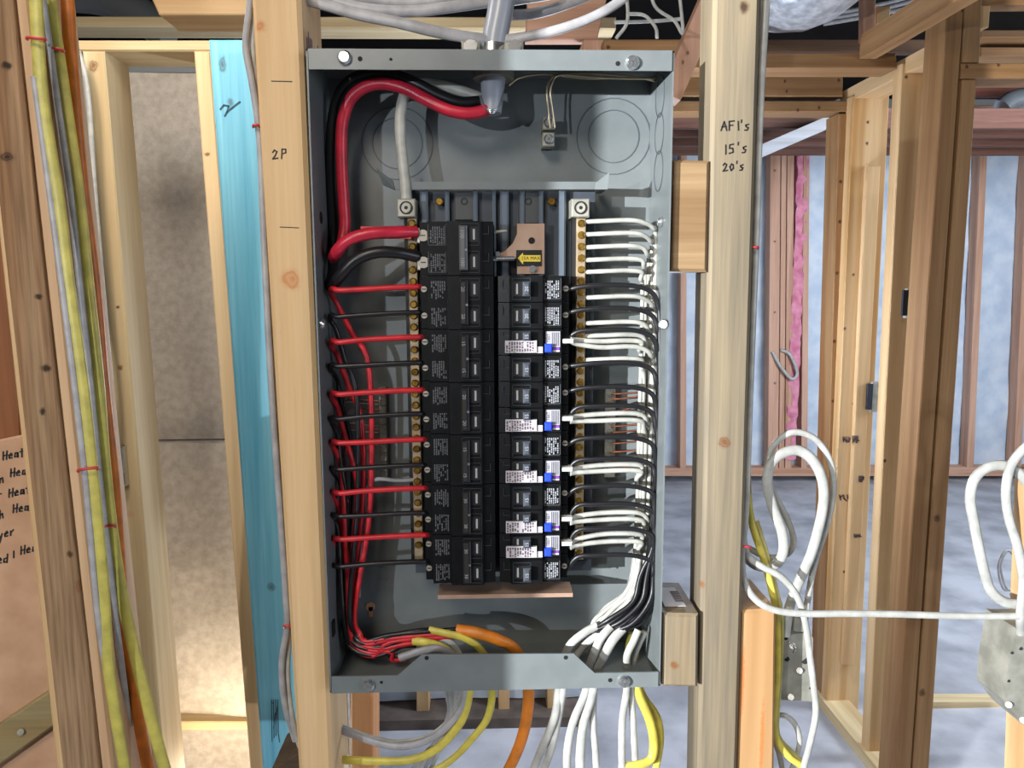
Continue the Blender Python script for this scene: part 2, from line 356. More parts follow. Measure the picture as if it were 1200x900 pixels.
lumber('sill_board', (1093, 822), (1230, 822), (1230, 833), (1093, 833), 1.66, .05, W_CRM('w_sill', ax='x'), 'low pale sill board lying on the slab beyond the brown post', 'board')
# white strut across the far room
m = MB(); a, b = P(885, 180, 3.0), P(985, 137, 3.0)
t = (b-a).normalized(); nn = Vector((-t.z, 0, t.x))*.028
m.prism([a-nn, b-nn, b+nn, a+nn], (0, .21, 0)).build('diagonal_strut', wood('w_strut', (186, 188, 194), (164, 168, 176), 'x'), None, 'white diagonal strut under the dark joists of the far room', 'strut')

# ---------------------------------------------------------------- door framing on the right (a wall running away from the viewer)
LAV = lambda n, kn=(): wood(n, (212, 188, 168), (186, 160, 140), 'z', knots=kn)
def post_kn(pts, Y, r=.006): return [(P(x, y, Y), r, r*1.2, KD) for x, y in pts]
lumber('door_stud', (1113, -40), (1133, -40), (1065, 940), (1047, 940), 1.19, .089, W_BRN('w_postA', post_kn(((1128, 12),), 1.19)), 'left board of the doubled brown post, tall, at the doorway on the right', group='doorway posts')
lumber('door_stud', (1128, 93), (1145, 93), (1086, 940), (1067, 940), 1.19, .089, W_BRN('w_postB', post_kn(((1098, 607), (1083, 720), (1081, 812)), 1.19, .012)), 'right board of the doubled brown post with a large knot low down', group='doorway posts')
lumber('door_header', (1127, 74), (1260, 74), (1260, 92), (1126, 92), 1.19, .089, W_BRN('w_hdrR', post_kn(((1133, 78), (1170, 76)), 1.19), 'x'), 'brown header board over the doorway on the right', 'header')
lumber('cripple_stud', (1132, -40), (1153, -40), (1148, 73), (1128, 73), 1.19, .089, W_BRN('w_crip'), 'short upright board standing on the right doorway header', 'stud')
for i, (ya, yb) in enumerate(((35, 44), (55, 66))):
    lumber('joist_board', (1150, ya), (1270, ya), (1270, yb), (1149, yb), 1.55+.05*i, .13, W_BRN('w_rj%d' % i, ax='x'), ['upper', 'lower'][i]+' joist board above the right doorway header with pale underside', 'joist', 'boards above the right header')
lumber('joist_board', (1150, -30), (1270, -30), (1270, 5), (1150, 6), 1.3, .05, W_BRN('w_rj3', ax='x'), 'joist board along the top right corner of the picture', 'joist')
lumber('joist_block', (1151, 6), (1161, 6), (1159, 32), (1150, 33), 1.3, .09, W_TAN('w_rjb'), 'small upright block under the top right joist board', 'block')
lumber('door_stud', (1057, 74), (1086, 74), (1031, 890), (1017, 890), 1.375, .042, W_TAN('w_B', post_kn(((1062, 90), (1030, 470), (1037, 540), (1020, 748)), 1.375), ), 'broad tan stud with nail plate edge, just behind the brown doubled post', group='doorway posts')
stud_c = lumber('door_stud', (1000, 112), (1043, 100), (1005, 850), (968, 836), 1.66, .045, W_TAN('w_C', post_kn(((1017, 143), (1016, 168), (1014, 285), (1000, 322), (1015, 385), (990, 385), (1000, 473), (1002, 545), (989, 670), (1000, 690)), 1.66), streak=(215, 190, 150)), 'wide yellow stamped stud at the far end of the doorway wall', group='doorway posts')
lumber('door_stud', (1016, 194), (1032, 194), (1002, 780), (988, 780), 1.64, .018, W_TAN('w_C2'), 'thin yellow filler board fixed on the wide stamped stud', cat='board')
bar('bottom_plate', 1.125, 1.215, 1.28, 1.75, 0, .038, W_CRM('w_bplate', ax='y'), 'pale bottom plate on the slab running away under the doorway studs', 'plate')
zt = P(1110, 62, 1.19).z
bar('top_plate', 1.125, 1.215, 1.28, 1.76, zt, zt+.04, W_TAN('w_tplate', ax='y'), 'tan top plate running away over the doorway studs', 'plate')
# cross wall at the end of it, with an opening
lumber('jamb_stud', (983, 133), (997, 133), (975, 838), (962, 838), 1.70, .089, W_BRN('w_jamb', post_kn(((985, 213), (984, 260), (981, 320), (978, 400), (976, 470)), 1.70, .007), streak=(220, 190, 160)), 'orange-brown jamb stud at the right of the middle opening', 'stud')
lumber('opening_header', (700, 118), (996, 118), (996, 131), (700, 131), 1.70, .089, W_BRN('w_ohdr', post_kn(((960, 126), (935, 129)), 1.7), 'x'), 'lower header board over the middle opening, knotty brown', 'header')
lumber('opening_header', (700, 89), (988, 89), (988, 113), (700, 113), 1.70, .089, W_BRN('w_ohdr2', post_kn(((920, 95), (983, 94), (922, 107)), 1.7), 'x'), 'upper, wider header board above the middle opening', 'header')
lumber('ceiling_plate', (700, 63), (1050, 62), (1052, 80), (700, 80), 1.375, .089, W_BRN('w_cpl', ax='x'), 'long brown ceiling board with pale underside crossing behind the pencil-marked post', 'plate')
lumber('ceiling_plate', (800, 46), (1110, 46), (1110, 60), (800, 60), 1.9, .05, wood('w_cpl2', (110, 80, 54), (80, 56, 38), 'x'), 'dark board above the long ceiling board', 'plate')
# joist coming towards the viewer overhead
a = P(1009, 68, 1.36); b = P(1028, 68, 1.36)
bar('ceiling_joist', a.x, b.x, .45, 1.37, a.z, a.z+.06, W_BRN('w_jst', ax='y'), 'brown joist slanting over the top right towards the viewer', 'joist')
lumber('hanger_post', (1013, -40), (1027, -40), (1026, 44), (1012, 47), 1.42, .03, W_PINK('w_hang'), 'short pinkish post hanging above the end of the slanting joist', 'post')
lumber('hanger_block', (1028, 7), (1044, 7), (1043, 28), (1028, 28), 1.44, .03, W_TAN('w_hangb'), 'small yellow block beside the hanging post', 'block')
# insulated duct in the ceiling
m = MB(); m.tube([P(895, -62, 1.55), P(925, -56, 1.45), P(945, -68, 1.3), P(985, -118, 1.15)], .20, 20, 1, 8)
m.build('flex_duct', mottled('duct_wrap', (206, 210, 216), (160, 164, 170), 45, .35, .3, .8, 40), None, 'silvery wrapped duct bulging from the ceiling at the top right', 'duct')
m = MB(); m.tube([P(1175, 128, 3.6), P(1190, 118, 3.6), P(1230, 112, 3.6)], .06, 14, 1, 6)
m.build('metal_duct', plain('duct_metal', (200, 206, 212), .25, .8), None, 'small shiny round duct in the far room on the right', 'duct')
lumber('far_beam', (1143, 101), (1230, 101), (1230, 113), (1143, 113), 3.9, .05, wood('w_fb', (120, 70, 56), (90, 50, 42), 'x'), 'reddish dark beam end high in the far right room', 'beam')
lumber('far_beam', (1135, 123), (1230, 123), (1230, 158), (1135, 158), 4.3, .05, W_PINK('w_fb2', ax='x'), 'pinkish broad beam on top of the far wall on the right', 'beam')
for i, (xa, ya) in enumerate(((1068, 340), (1026, 450))):
    m = thing('nail_plate', P(xa-6, ya+30, 1.30 if i == 0 else 1.622), ['upper', 'lower'][i]+' black nail plate on the doorway studs', 'nail plate', 'nail plates')
    Y = 1.30 if i == 0 else 1.622
    a = P(xa-9, ya, Y); b = P(xa-4, ya+30, Y)
    MB().box(a.x, b.x, Y, Y+.008, b.z, a.z, .001).build('plate', plain('plate_black', (36, 40, 48), .4), m)
    a = P(xa-3, ya-2, Y); b = P(xa+3, ya+33, Y)
    MB().box(a.x, b.x, Y+.002, Y+.02, b.z, a.z, .001).build('flange', GALV, m)
# lumber stamps
m = MB(); 
for (x, y, w_, h_) in ((988, 512, 9, 7), (999, 511, 8, 8), (1007, 558, 6, 7), (984, 580, 18, 7), (1001, 626, 9, 4)): scribble(m, x, y, w_, h_, 1.6385 if 987 < x < 1010 else 1.6585, 4, 1.6, x)
m.build('lumber_stamp', STAMP, stud_c, kind='stuff')

# ================================================================== LEFT BAY (behind the front studs)
struct(sheet(-2.2, -.20, P(0, 517, .95).z, P(0, 84, .95).z, .95, .012, 4, 60, 60, .03), 'wall_insulation', FOIL)
struct(sheet(-2.2, -.34, .0, P(0, 519, .95).z, .93, .012, 6, 60, 40, .03, 5), 'wall_insulation_lower', FOIL)
lumber('ledge_board', (120, 846), (330, 846), (330, 856), (120, 857), .90, .06, W_CRM('w_ledge', ax='x'), 'pale ledge board low on the insulation wall at the lower left', 'board')
lumber('steel_beam', (60, 66), (330, 66), (330, 86), (60, 86), .97, .06, STEELB, 'grey steel beam above the insulation on the left', 'beam')
lumber('bay_stud', (96, 60), (122, 60), (196, 940), (171, 940), .56, .085, W_CRM('w_bay1', [(P(109, 77, .56), .010, .012, KN), (P(138, 360, .56), .004, .004, KD), (P(141, 431, .56), .006, .006, KN), (P(154, 603, .56), .008, .008, (200, 150, 120))]), 'cream stud with a knot near its top, behind the yellow cables', group='studs of the left bay')
lumber('bay_stud', (227, 60), (246, 60), (314, 940), (296, 940), .56, .085, W_TAN('w_bay2', [(P(243, 181, .56), .007, .004, KN)]), 'pale stud pressed against the blue board', group='studs of the left bay')
lumber('bay_plate', (60, 47), (330, 47), (330, 60), (60, 60), .56, .089, W_CRM('w_bplt', ax='x'), 'white-edged top plate over the left bay studs', 'plate')
lumber('ceiling_plate', (60, 19), (722, 20), (722, 34), (60, 31), 1.30, .089, W_CRM('w_lplt', ax='x'), 'long cream plate under the ceiling running behind the panel top', 'plate')
lumber('ceiling_beam', (160, -40), (330, -40), (330, 17), (186, 17), .80, .10, W_TAN('w_ybeam', ax='x'), 'thick yellow beam along the top left', 'beam')
m = MB(); m.tube([P(60, -10, 1.6), P(130, 0, 1.6), P(200, 40, 1.6)], .05, 14, 1, 5)
m.build('ceiling_pipe', plain('dark_pipe', (92, 96, 98), .4), None, 'dark grey pipe slanting above the top left plate', 'pipe')
np_ = thing('nail_plate', P(143, 572, .55), 'galvanised nail plate on the cream bay stud behind the cables', 'nail plate')
a = P(137, 522, .55); b = P(146, 572, .55)
MB().box(a.x, b.x, .548, .560, b.z, a.z, .001).build('plate', GALV, np_); MB().box(b.x, b.x+.004, .546, .575, b.z+.004, a.z-.002, .001).build('flange', CHROME, np_)
# blue board
BLUEW = wood('w_blue', (150, 212, 230), (98, 176, 204), 'z', 40, .5, .5, [(P(261, 76, .45), .008, .014, (70, 92, 100)), (P(270, 120, .45), .006, .01, (84, 120, 136)), (P(318, 688, .45), .009, .009, (78, 104, 112)), (P(252, 232, .45), .004, .02, (60, 96, 108))], (205, 228, 236))
bb = lumber('blue_board', (244, 46), (312, 46), (372, 925), (309, 925), .45, .038, BLUEW, 'rough blue-stained board beside the tan post left of the panel', 'board', bev=.004)
m = MB(); strokes(m, [[(258, 128), (262, 123), (268, 124), (266, 131), (263, 136)], [(265, 132), (272, 126), (281, 119)]], .4492, 1.6)
m.build('pencil_mark', plain('blue_grey_ink', (50, 84, 100), .7), bb)
m = MB(); scribble(m, 318, 820, 10, 50, .4492, 4, 1., 2); m.build('lumber_stamp', plain('blue_grey_ink', (50, 84, 100), .7), bb)
lumber('scrap_board', (318, 902), (372, 868), (372, 960), (318, 960), .30, .09, wood('w_scrap', (92, 74, 56), (66, 52, 40), 'x'), 'dark scrap of board at the foot of the blue board', 'board')
# block under the panel's left, warm lamplight put into its orange wood colour
lumber('short_stud', (411, 700), (437, 700), (437, 960), (411, 960), .62, .089, wood('w_warm_tint', (234, 178, 128), (216, 154, 102), 'z'), 'short stud tinted orange for warm light under the lower left corner of the panel', 'stud')

# ================================================================== FRONT FRAMING
# left rough post
RP = wood('w_rough', (176, 146, 112), (104, 78, 54), 'z', 60, .8, 1., [(P(8, 77, 0), .006, .005, (20, 12, 8)), (P(9, 184, 0), .010, .006, (20, 12, 8)), (P(45, 348, 0), .005, .004, (24, 16, 12)), (P(54, 431, 0), .007, .005, (24, 16, 12)), (P(50, 482, 0), .004, .005, (24, 16, 12)), (P(82, 649, 0), .004, .005, KD), (P(96, 687, 0), .010, .009, KN)], (205, 180, 160), grain=.55)
pts = [(-32, -40), (11, -40), (121, 940), (78, 940)]
lumber('rough_post', *pts, 0, .089, RP, 'rough-sawn brown post with black knots at the left border', 'stud', bev=.001)
lumber('smooth_stud', (12, -40), (29, -40), (137, 940), (122, 940), .004, .085, wood('w_smooth', (214, 182, 146), (194, 160, 124), 'z'), 'narrow smooth pinkish stud fixed along the rough post', 'stud')
# cardboard note board with handwriting, behind the rough post
nb = lumber('note_board', (-60, 528), (42, 507), (75, 960), (-60, 960), .06, .012, mottled('tan_board', (196, 156, 124), (180, 140, 108), 30, .8), 'tan board with black handwritten heater notes at the left border', 'board', bev=.001)
m = MB()
for tx, x, y, h, sl in (('Heat', 3, 539, 9, .15), ('n', -1, 566, 9, .1), ('Heat', 12, 559, 9, .12), ('-', -2, 582, 8, 0), ('Heat', 10, 583, 9, .2), ('h', -1, 608, 9, .2), ('Heat', 15, 601, 9, .12), ('yer', -2, 632, 9, .3), ('ed', -3, 661, 9, .15), ('1', 14, 654, 8, .1), ('Heat', 24, 650, 9, .2)):
    word(m, tx, x, y, h, .0594, 1.7, sl, .92)
m.build('handwriting', INK, nb)
lumber('back_board', (-60, -40), (4, -40), (40, 900), (-60, 900), .075, .012, wood('w_osb', (150, 96, 54), (120, 74, 40), 'z'), 'dark orange-brown sheet behind the note board at the left border', 'sheet')
lumber('thin_strip', (-10, 200), (0, 200), (85, 960), (72, 960), .03, .02, W_TAN('w_strip'), 'thin pale strip along the left edge of the rough post', 'strip')
gb = lumber('green_block', (-40, 876), (59, 809), (65, 850), (-40, 925), .045, .014, wood('w_greenb', (168, 148, 104), (128, 122, 92), 'x', 50), 'greenish weathered scrap nailed below the note board', 'block')
MB().cyl(P(24, 858, .045), P(24, 858, .041), .0035, 10).build('nail_head', GALV, gb)
# left main stud ("2P")
K2 = [(P(337, 327, 0), .014, .014, (190, 120, 66)), (P(301, 26, 0), .008, .008, (186, 112, 60)), (P(324, 390, 0), .004, .004, KN)]
st_l = lumber('panel_stud', (292, -40), (350.5, -40), (391.5, 940), (352, 940), .012, .089, W_TAN('w_main_left', K2, bump=.2), 'tan stud left of the panel, marked 2P near the top', 'stud', bev=.004)
m = MB(); word(m, '2P', 319, 187, 11, .0116, 1.5, .1, 1.1); strokes(m, [[(318, 95), (342, 95.5)], [(328, 266), (350, 267)]], .0116, 1.)
m.build('handwriting', INK, st_l)
# stamp on the stud's inner side
m = MB()
for k in range(9):
    Y = .030+.007*k; x = P(353, 40, .012).x+.0006
    z = P(353, 44, .012).z+.004*math.sin(k)
    m.box(x, x+.0004, Y, Y+.004, z-.014, z+.006+.004*(k % 2)); 
m.build('lumber_stamp', plain('purple_stamp', (110, 84, 96), .7), st_l)
# right main stud ("AFI's")
K3 = [(P(872, 8, .012), .007, .007, KD), (P(849, 519, .012), .008, .007, (110, 66, 34)), (P(823, 686, .012), .004, .006, KN)]
st_r = lumber('panel_stud', (837, -40), (893, -40), (863, 940), (817, 940), .012, .045, W_GREY('w_main_right', K3, streak=(160, 164, 170), bump=.25), 'grey-streaked stud right of the panel with black breaker notes', 'stud', bev=.004)
m = MB(); word(m, "AFI's", 845, 153, 10.5, .0116, 1.6, .02, 1.05); word(m, "15's", 848, 181, 11, .0116, 1.6, .1, 1.15); word(m, "20's", 847, 201, 9.5, .0116, 1.6, .08, 1.0)
m.build('handwriting', INK, st_r)
# spacer blocks
lumber('spacer_block', (787, 187), (832, 188), (829, 319), (785, 318), .010, .089, wood('w_blk_top', (158, 132, 98), (132, 106, 76), 'x', 60, bump=.5), 'rough tan spacer block between panel and stud near the top', 'block', bev=.003)
bl = lumber('spacer_block', (777, 719), (819, 720), (818, 806), (776, 805), .004, .085, W_GREY('w_blk_low', [(P(790, 780, .004), .006, .006, KN)]), 'pale spacer block between panel and stud near the bottom, with a paper tag', 'block', bev=.003)
a = P(779, 719, .004); q = P(815, 719, .004)
m = MB().box(a.x+.004, q.x-.006, .02, .07, a.z+.0004, a.z+.001); m.build('paper_tag', LABELW, bl)
m = MB()
for k in range(6): m.box(a.x+.018, a.x+.027, .032+.005*k, .034+.005*k, a.z+.001, a.z+.0013)
m.build('tag_print', LABELT, bl)
lumber('side_stud', (868, 716), (910, 714), (907, 945), (862, 945), .020, .085, wood('w_side', (196, 160, 116), (176, 138, 94), 'z', 30, knots=[(P(870, 800, .02), .003, .06, (180, 110, 60)), (P(893, 870, .02), .0035, .07, (184, 116, 64))]), 'short fresh-cut tan stud right of the grey-streaked stud', 'stud', bev=.003)
# block high above the stud top: grey tie board seen over the panel's top right
lumber('back_brace', (620, -40), (720, -40), (700, 46), (616, 46), 1.05, .04, W_PINK('w_brace', ax='x'), 'wide pinkish board in the ceiling above the panel, behind the grey cable', 'board')
lumber('ceiling_plate', (708, 46), (800, 46), (800, 61), (708, 61), .95, .089, W_BRN('w_cp3', [(P(713, 55, .95), .006, .006, KD)], 'x'), 'short brown plate just above the right end of the panel', 'plate')
lumber('ceiling_post', (684, 46), (712, 46), (706, 120), (684, 120), 1.0, .08, W_PINK('w_cpost'), 'pale pinkish upright behind the panel top edge', 'post')
m = MB(); a, b = P(786, 112, .75), P(868, -74, .75); t = (b-a).normalized(); nn = Vector((-t.z, 0, t.x))*.021
m.prism([a-nn, b-nn, b+nn, a+nn], (0, .05, 0)).build('diagonal_brace', W_PINK('w_diag', [(P(806, 62, .75), .004, .006, KN), (P(800, 73, .75), .004, .006, KN)]), None, 'pinkish diagonal brace between panel corner and grey-streaked stud', 'brace')

# ================================================================== ELECTRICAL PANEL
PW, PH, PD, T = .345, .637, .100, .0016
xl, xr, zb, ztp = -PW/2, PW/2, Z0-PH/2, Z0+PH/2
panel = thing('electrical_panel', (0, .05, zb), 'open grey steel breaker panel enclosure between two studs', 'panel box')
bk = MB().box(xl, xr, PD-T, PD, zb, ztp).build('back_plate', STEEL, panel)
MB().box(xl, xl+T, 0, PD, zb, ztp).build('side_plate', STEEL, panel)
rs = MB().box(xr-T, xr, 0, PD, zb, ztp).build('side_plate', STEEL, panel)
MB().box(xl, xr, .0, PD, ztp-T, ztp).build('top_plate', STEEL, panel)
MB().box(xl, xr, .0, PD, zb, zb+T).build('bottom_plate', STEEL, panel)
a = P(357, 79.5, 0); b = P(788, 86, 0)
tf = MB().box(xl+.0025, xr-.0025, -.002, 0, (a.z+b.z)/2, ztp).build('top_flange', STEEL, panel)
fl = [(389, 792), (466, 791.5), (495, 767), (672, 766), (697, 789), (771, 789)]
q = [P(x, y, -.002) for x, y in fl]
q = [Vector((max(xl+.002, min(xr-.002, p.x)), -.002, p.z)) for p in q]
q[0].x = xl+.0025; q[-1].x = xr-.0025; q[0].z = q[1].z; q[-1].z = q[-2].z
m = MB(); pts = q + [Vector((xr-.0025, -.002, zb)), Vector((xl+.0025, -.002, zb))]
m.prism(list(reversed(pts)), (0, .002, 0)); bf = m.build('bottom_flange', STEEL, panel)
def at_front(x, y, parent, r, name, mat, h=.0004, Y=-.002): return MB().cyl(P(x, y, Y), P(x, y, Y)-Vector((0, h, 0)), r, 14).build(name, mat, parent)
for x, y, r in ((422, 69, .0022), (458, 69.5, .0014), (724, 74.5, .0022)): at_front(x, y, tf, r, 'hole', HOLE)
for x, y, r in ((500, 771, .0022), (663, 770.5, .0022), (447, 799.5, .0016), (715, 797, .0022)): at_front(x, y, bf, r, 'hole', HOLE)
def screw_mesh(name, r, h, mat, slot=True):
    m = MB(); m.cyl((0, 0, 0), (0, -h*.5, 0), r, 16); m.cyl((0, -h*.5, 0), (0, -h, 0), r, 16, r*.72)
    if slot:
        m.box(-r*.6, r*.6, -h*1.06, -h*.9, -r*.12, r*.12); m.box(-r*.12, r*.12, -h*1.06, -h*.9, -r*.6, r*.6)
    return shared(name, m, mat)
SCR = screw_mesh('cover_screw', .0066, .005, CHROME)
for x, y, f_ in ((404, 68, tf), (741, 74, tf), (432, 802, bf), (731, 798, bf)):
    piece('cover_screw', SCR, f_, P(x, y, -.002), (0, .4, 0))
SCS = screw_mesh('side_screw', .0055, .004, CHROME)
piece('side_screw', SCS, panel, Vector((xl+T+.0005, .012, P(367, 380, .01).z)), (0, 0, math.radians(90)))
piece('side_screw', SCS, panel, Vector((xr-.004, .002, P(779, 380, .0).z)), (0, 0, math.radians(-20)))
piece('side_screw', SCS, panel, Vector((xr-T-.0005, .03, P(776, 260, .03).z)), (0, 0, math.radians(-90)))
m = MB(); c = P(372, 255, .03); m.cyl((xl+T, .032, c.z), (xl+T+.0006, .032, c.z), .006, 14); m.build('hole', HOLE, panel)
m = MB(); c = P(398, 693, .012); m.box(xl+T, xl+T+.002, .012, .022, c.z-.05, c.z-.034); m.build('side_slot', HOLE, panel)
# knockouts on the back plate
LINE = plain('knockout_line', (74, 82, 88), .5)
Yb = PD-T
for x, y, rs_ in ((719, 160, (42, 29)), (466, 168, (40, 28))):
    for rp in rs_:
        MB().ring(P(x, y, Yb-.0001), rp*PX(Yb), .0005).build('knockout', LINE, bk)
for z in (P(0, 110, .05).z, P(0, 155, .05).z, P(0, 200, .05).z):
    MB().ring((xr-T-.0001, .05, z), .02, .0005, (-1, 0, 0)).build('knockout', LINE, panel)
for x, y in ((722, 665), (722, 678)): MB().box(P(x, y, Yb).x-.007, P(x, y, Yb).x, Yb-.0025, Yb, P(x, y, Yb).z-.001, P(x, y, Yb).z+.001).build('stamped_tab', STEEL, bk)
for x, y in ((447, 665), (447, 679)): MB().box(P(x, y, Yb).x, P(x, y, Yb).x+.007, Yb-.0025, Yb, P(x, y, Yb).z-.001, P(x, y, Yb).z+.001).build('stamped_tab', STEEL, bk)
# keyhole showing the wood behind
m = MB(); c = P(434, 711, Yb-.0003); m.cyl(c, c-Vector((0, .0006, 0)), .0055, 14); m.box(c.x-.002, c.x+.003, c.y-.0006, c.y, c.z-.012, c.z); m.build('keyhole', plain('keyhole_wood', (188, 140, 104), .7), bk)
for x, y in ((755, 371),): MB().cyl(P(x, y, Yb), P(x, y, Yb-.0008), .003, 12).build('rivet', CHROME, bk)

# ---------------------------------------------------------------- bus assembly
BX0, BX1 = -.0735, .0775; ZT = 1.513; PIT = .02665
bus = thing('bus_assembly', (0, .06, 1.13), 'dark plastic bus base with bars, bolted inside the panel behind the breakers', 'bus assembly')
zt_ = P(0, 222, .055).z; zbm = P(0, 684, .05).z
MB().box(P(478, 240, .062).x, P(697, 240, .062).x, .062, .090, zbm, zt_).build('base_plate', BASEP, bus)
for x, wv in ((497, 9), (524, 5), (557, 5), (579, 4), (591, 10), (612, 5), (634, 5), (659, 8)):
    c = P(x, 240, .055); hw = wv/2*PX(.055)
    MB().box(c.x-hw, c.x+hw, .052, .064, zbm+.003, zt_-.001, .002).build('rib', RIBP, bus)
for x in (545, 620):
    c = P(x, 240, .055); d = P(x, 262 if x == 620 else 258, .055)
    MB().box(c.x-.011, c.x+.011, .056, .064, d.z, zt_-.002, .001).build('insert', plain('insert_grey', (66, 68, 70), .5), bus)
    MB().ring(P(x-1, 236, .0558), .003, .0006).build('ring_mark', DARKP, bus)
BSC = screw_mesh('base_screw', .0042, .004, BRASS)
for x in (515, 646): piece('base_screw', BSC, bus, P(x, 236.5, .056), (0, .6, 0))
# cross bracket with bent tabs
a = P(463, 213, .045); b = P(700, 222, .045)
br = MB().box(a.x, b.x, .044, .047, b.z, a.z).build('cross_bracket', STEEL, bus)
m = MB(); m.prism([P(463, 223, .045), P(461, 212, .045), P(441, 197, .03), P(449, 217, .03)], (0, .0025, 0)); m.build('bent_tab', STEEL, br)
m = MB(); m.prism([P(696, 222, .045), P(697, 215, .045), P(714, 202, .03), P(712, 222, .03)], (0, .0025, 0)); m.build('bent_tab', STEEL, br)
MB().box(P(700, 215, .07).x, P(700, 215, .07).x+.006, .046, .085, b.z, a.z).build('bracket_foot', STEEL, br)
# copper strip along the bottom and in the middle
a = P(515, 690, .058); b = P(668, 683, .058)
MB().box(a.x, b.x, .030, .0615, a.z, b.z).build('bottom_strip', COPPER, bus)
# bus blade at the top right with sticker
Yc = .044
pl = [(606, 262), (638, 262), (638, 321), (606, 321), (606, 303), (584, 303), (582, 298), (592, 294), (601, 285), (606, 274)]
m = MB(); m.prism([P(x, y, Yc) for x, y in reversed(pl)], (0, .003, 0)); blade = m.build('bus_blade', COPPER, bus)
MB().cyl(P(623, 282, Yc), P(623, 282, Yc-.0005), .0034, 14).build('hole', HOLE, blade)
MB().cyl(P(624, 315, Yc), P(624, 315, Yc-.006), .0035, 12).build('bolt', CHROME, blade)
m = MB(); m.prism([P(605, 312, Yc-.0008), P(635, 312, Yc-.0008), P(635, 293, Yc-.0008), P(605, 293, Yc-.0008)], (0, .0008, 0)); stk = m.build('sticker', BLK, blade)
m = MB(); m.prism([P(x, y, Yc-.0012) for x, y in reversed(((606.5, 302.5), (613, 296), (613, 299), (633.5, 299), (633.5, 306.5), (613, 306.5), (613, 310)))], (0, .0004, 0)); m.build('arrow', YELL, stk)
def textmesh(txt, size):
    cu = bpy.data.curves.new('t', 'FONT'); cu.body = txt; cu.size = size; cu.align_x = 'CENTER'; cu.align_y = 'CENTER'; cu.extrude = .0001; cu.resolution_u = 2
    o = bpy.data.objects.new('t', cu); COL.objects.link(o); dg = bpy.context.evaluated_depsgraph_get(); dg.update()
    me = bpy.data.meshes.new_from_object(o.evaluated_get(dg)); bpy.data.objects.remove(o); bpy.data.curves.remove(cu); return me
TXT = {}
def lettering(txt, size, parent, at, rot=0., mat=PRINT, name='lettering'):
    k = (txt, size, mat.name)
    if k not in TXT:
        me = textmesh(txt, size); me.name = name; me.materials.clear(); me.materials.append(mat); TXT[k] = me
    return piece(name, TXT[k], parent, at, (math.radians(90), rot, 0))
lettering('25A MAX', .0047, stk, P(622, 302.7, Yc-.0014), 0, INK)
MB().cyl(P(577, 303.5, .035), P(603, 303, .035), .0026, 10).build('pin', CHROME, bus)
MB().cyl(P(579, 272, .035), P(594, 270.5, .035), .0018, 8, .0012).build('pin', GALV, bus)
MB().box(P(583, 297, .04).x-.002, P(583, 297, .04).x+.002, .036, .045, P(583, 303, .04).z, P(583, 295, .04).z).build('pin_clip', CHROME, bus)
# neutral bars with their screws
NB = screw_mesh('bar_screw', .0039, .0025, BRASS)
YN = .046
def nbar(x0, x1, ytop, ybot, tag):
    a = P(x0, ytop, YN); b = P(x1, ybot, YN)
    xa = P(x0, (ytop+ybot)/2, YN).x; xb = P(x1, (ytop+ybot)/2, YN).x
    o = MB().box(xa, xb, YN, .066, b.z, a.z, .0008).build('neutral_bar', TINBAR, bus)
    n = int((a.z-b.z)/.0117)
    for k in range(n): piece('bar_screw', NB, o, ((xa+xb)/2, YN, a.z-.006-.0117*k), (0, k*.9, 0))
    MB().box(xa-.004, xb+.004, .052, .09, b.z-.004, a.z+.004).build('bar_support', DARKP, bus)
    return o
nbar(481.5, 492, 255, 656, 'l'); nbar(674.5, 685, 255, 656, 'r')
for x in (476, 680.5):
    c = P(x, 243.5, .030); h = .0090
    lg = MB().box(c.x-h, c.x+h, .030, .062, c.z-h, c.z+h, .001).build('lug', GALV, bus)
    MB().ring((c.x, .0298, c.z), .0058, .0007).build('ring_mark', DARKP, lg)
    MB().cyl((c.x, .0300, c.z), (c.x, .0285, c.z), .0046, 14).build('set_screw', GALV, lg)
    MB().cyl((c.x, .0286, c.z), (c.x, .0283, c.z), .002, 6).build('socket', DARKP, lg)
# ground bars on the back plate
GS = screw_mesh('bar_screw', .0040, .002, GALV)
def gbar(xa, xb, y0, y1, lab):
    a = P(xa, y0, .082); b = P(xb, y1, .082)
    o = thing('ground_bar', ((a.x+b.x)/2, .09, b.z), lab, 'ground bar', 'ground bars')
    MB().box(a.x, b.x, .084, .098, b.z, a.z, .0008).build('bar', GALV, o)
    for k in range(int((a.z-b.z)/.0105)): piece('bar_screw', GS, o, ((a.x+b.x)/2, .084, a.z-.006-.0105*k), (0, k, 0))
gbar(443, 454, 455, 560, 'screw-studded ground bar on the panel back, left of the breakers')
gbar(710, 721, 455, 560, 'screw-studded ground bar on the panel back, right of the breakers')
# small ground lug at the top
g = thing('ground_lug', P(643, 170, .09), 'small two-screw ground lug at the top of the panel back', 'lug')
a = P(636, 136, .070); b = P(650, 171, .070)
MB().box(a.x, b.x, .072, .098, b.z, b.z+.014, .001).build('lug_block', GALV, g); MB().box(a.x, b.x, .072, .098, a.z-.013, a.z, .001).build('lug_block', GALV, g)
MB().box(a.x+.001, b.x-.001, .092, .0985, b.z, a.z).build('lug_tongue', GALV, g)
for z in (b.z+.007, a.z-.0065): piece('lug_screw', screw_mesh('lug_screw', .0052, .003, CHROME), g, ((a.x+b.x)/2, .072, z), (0, .5, 0))

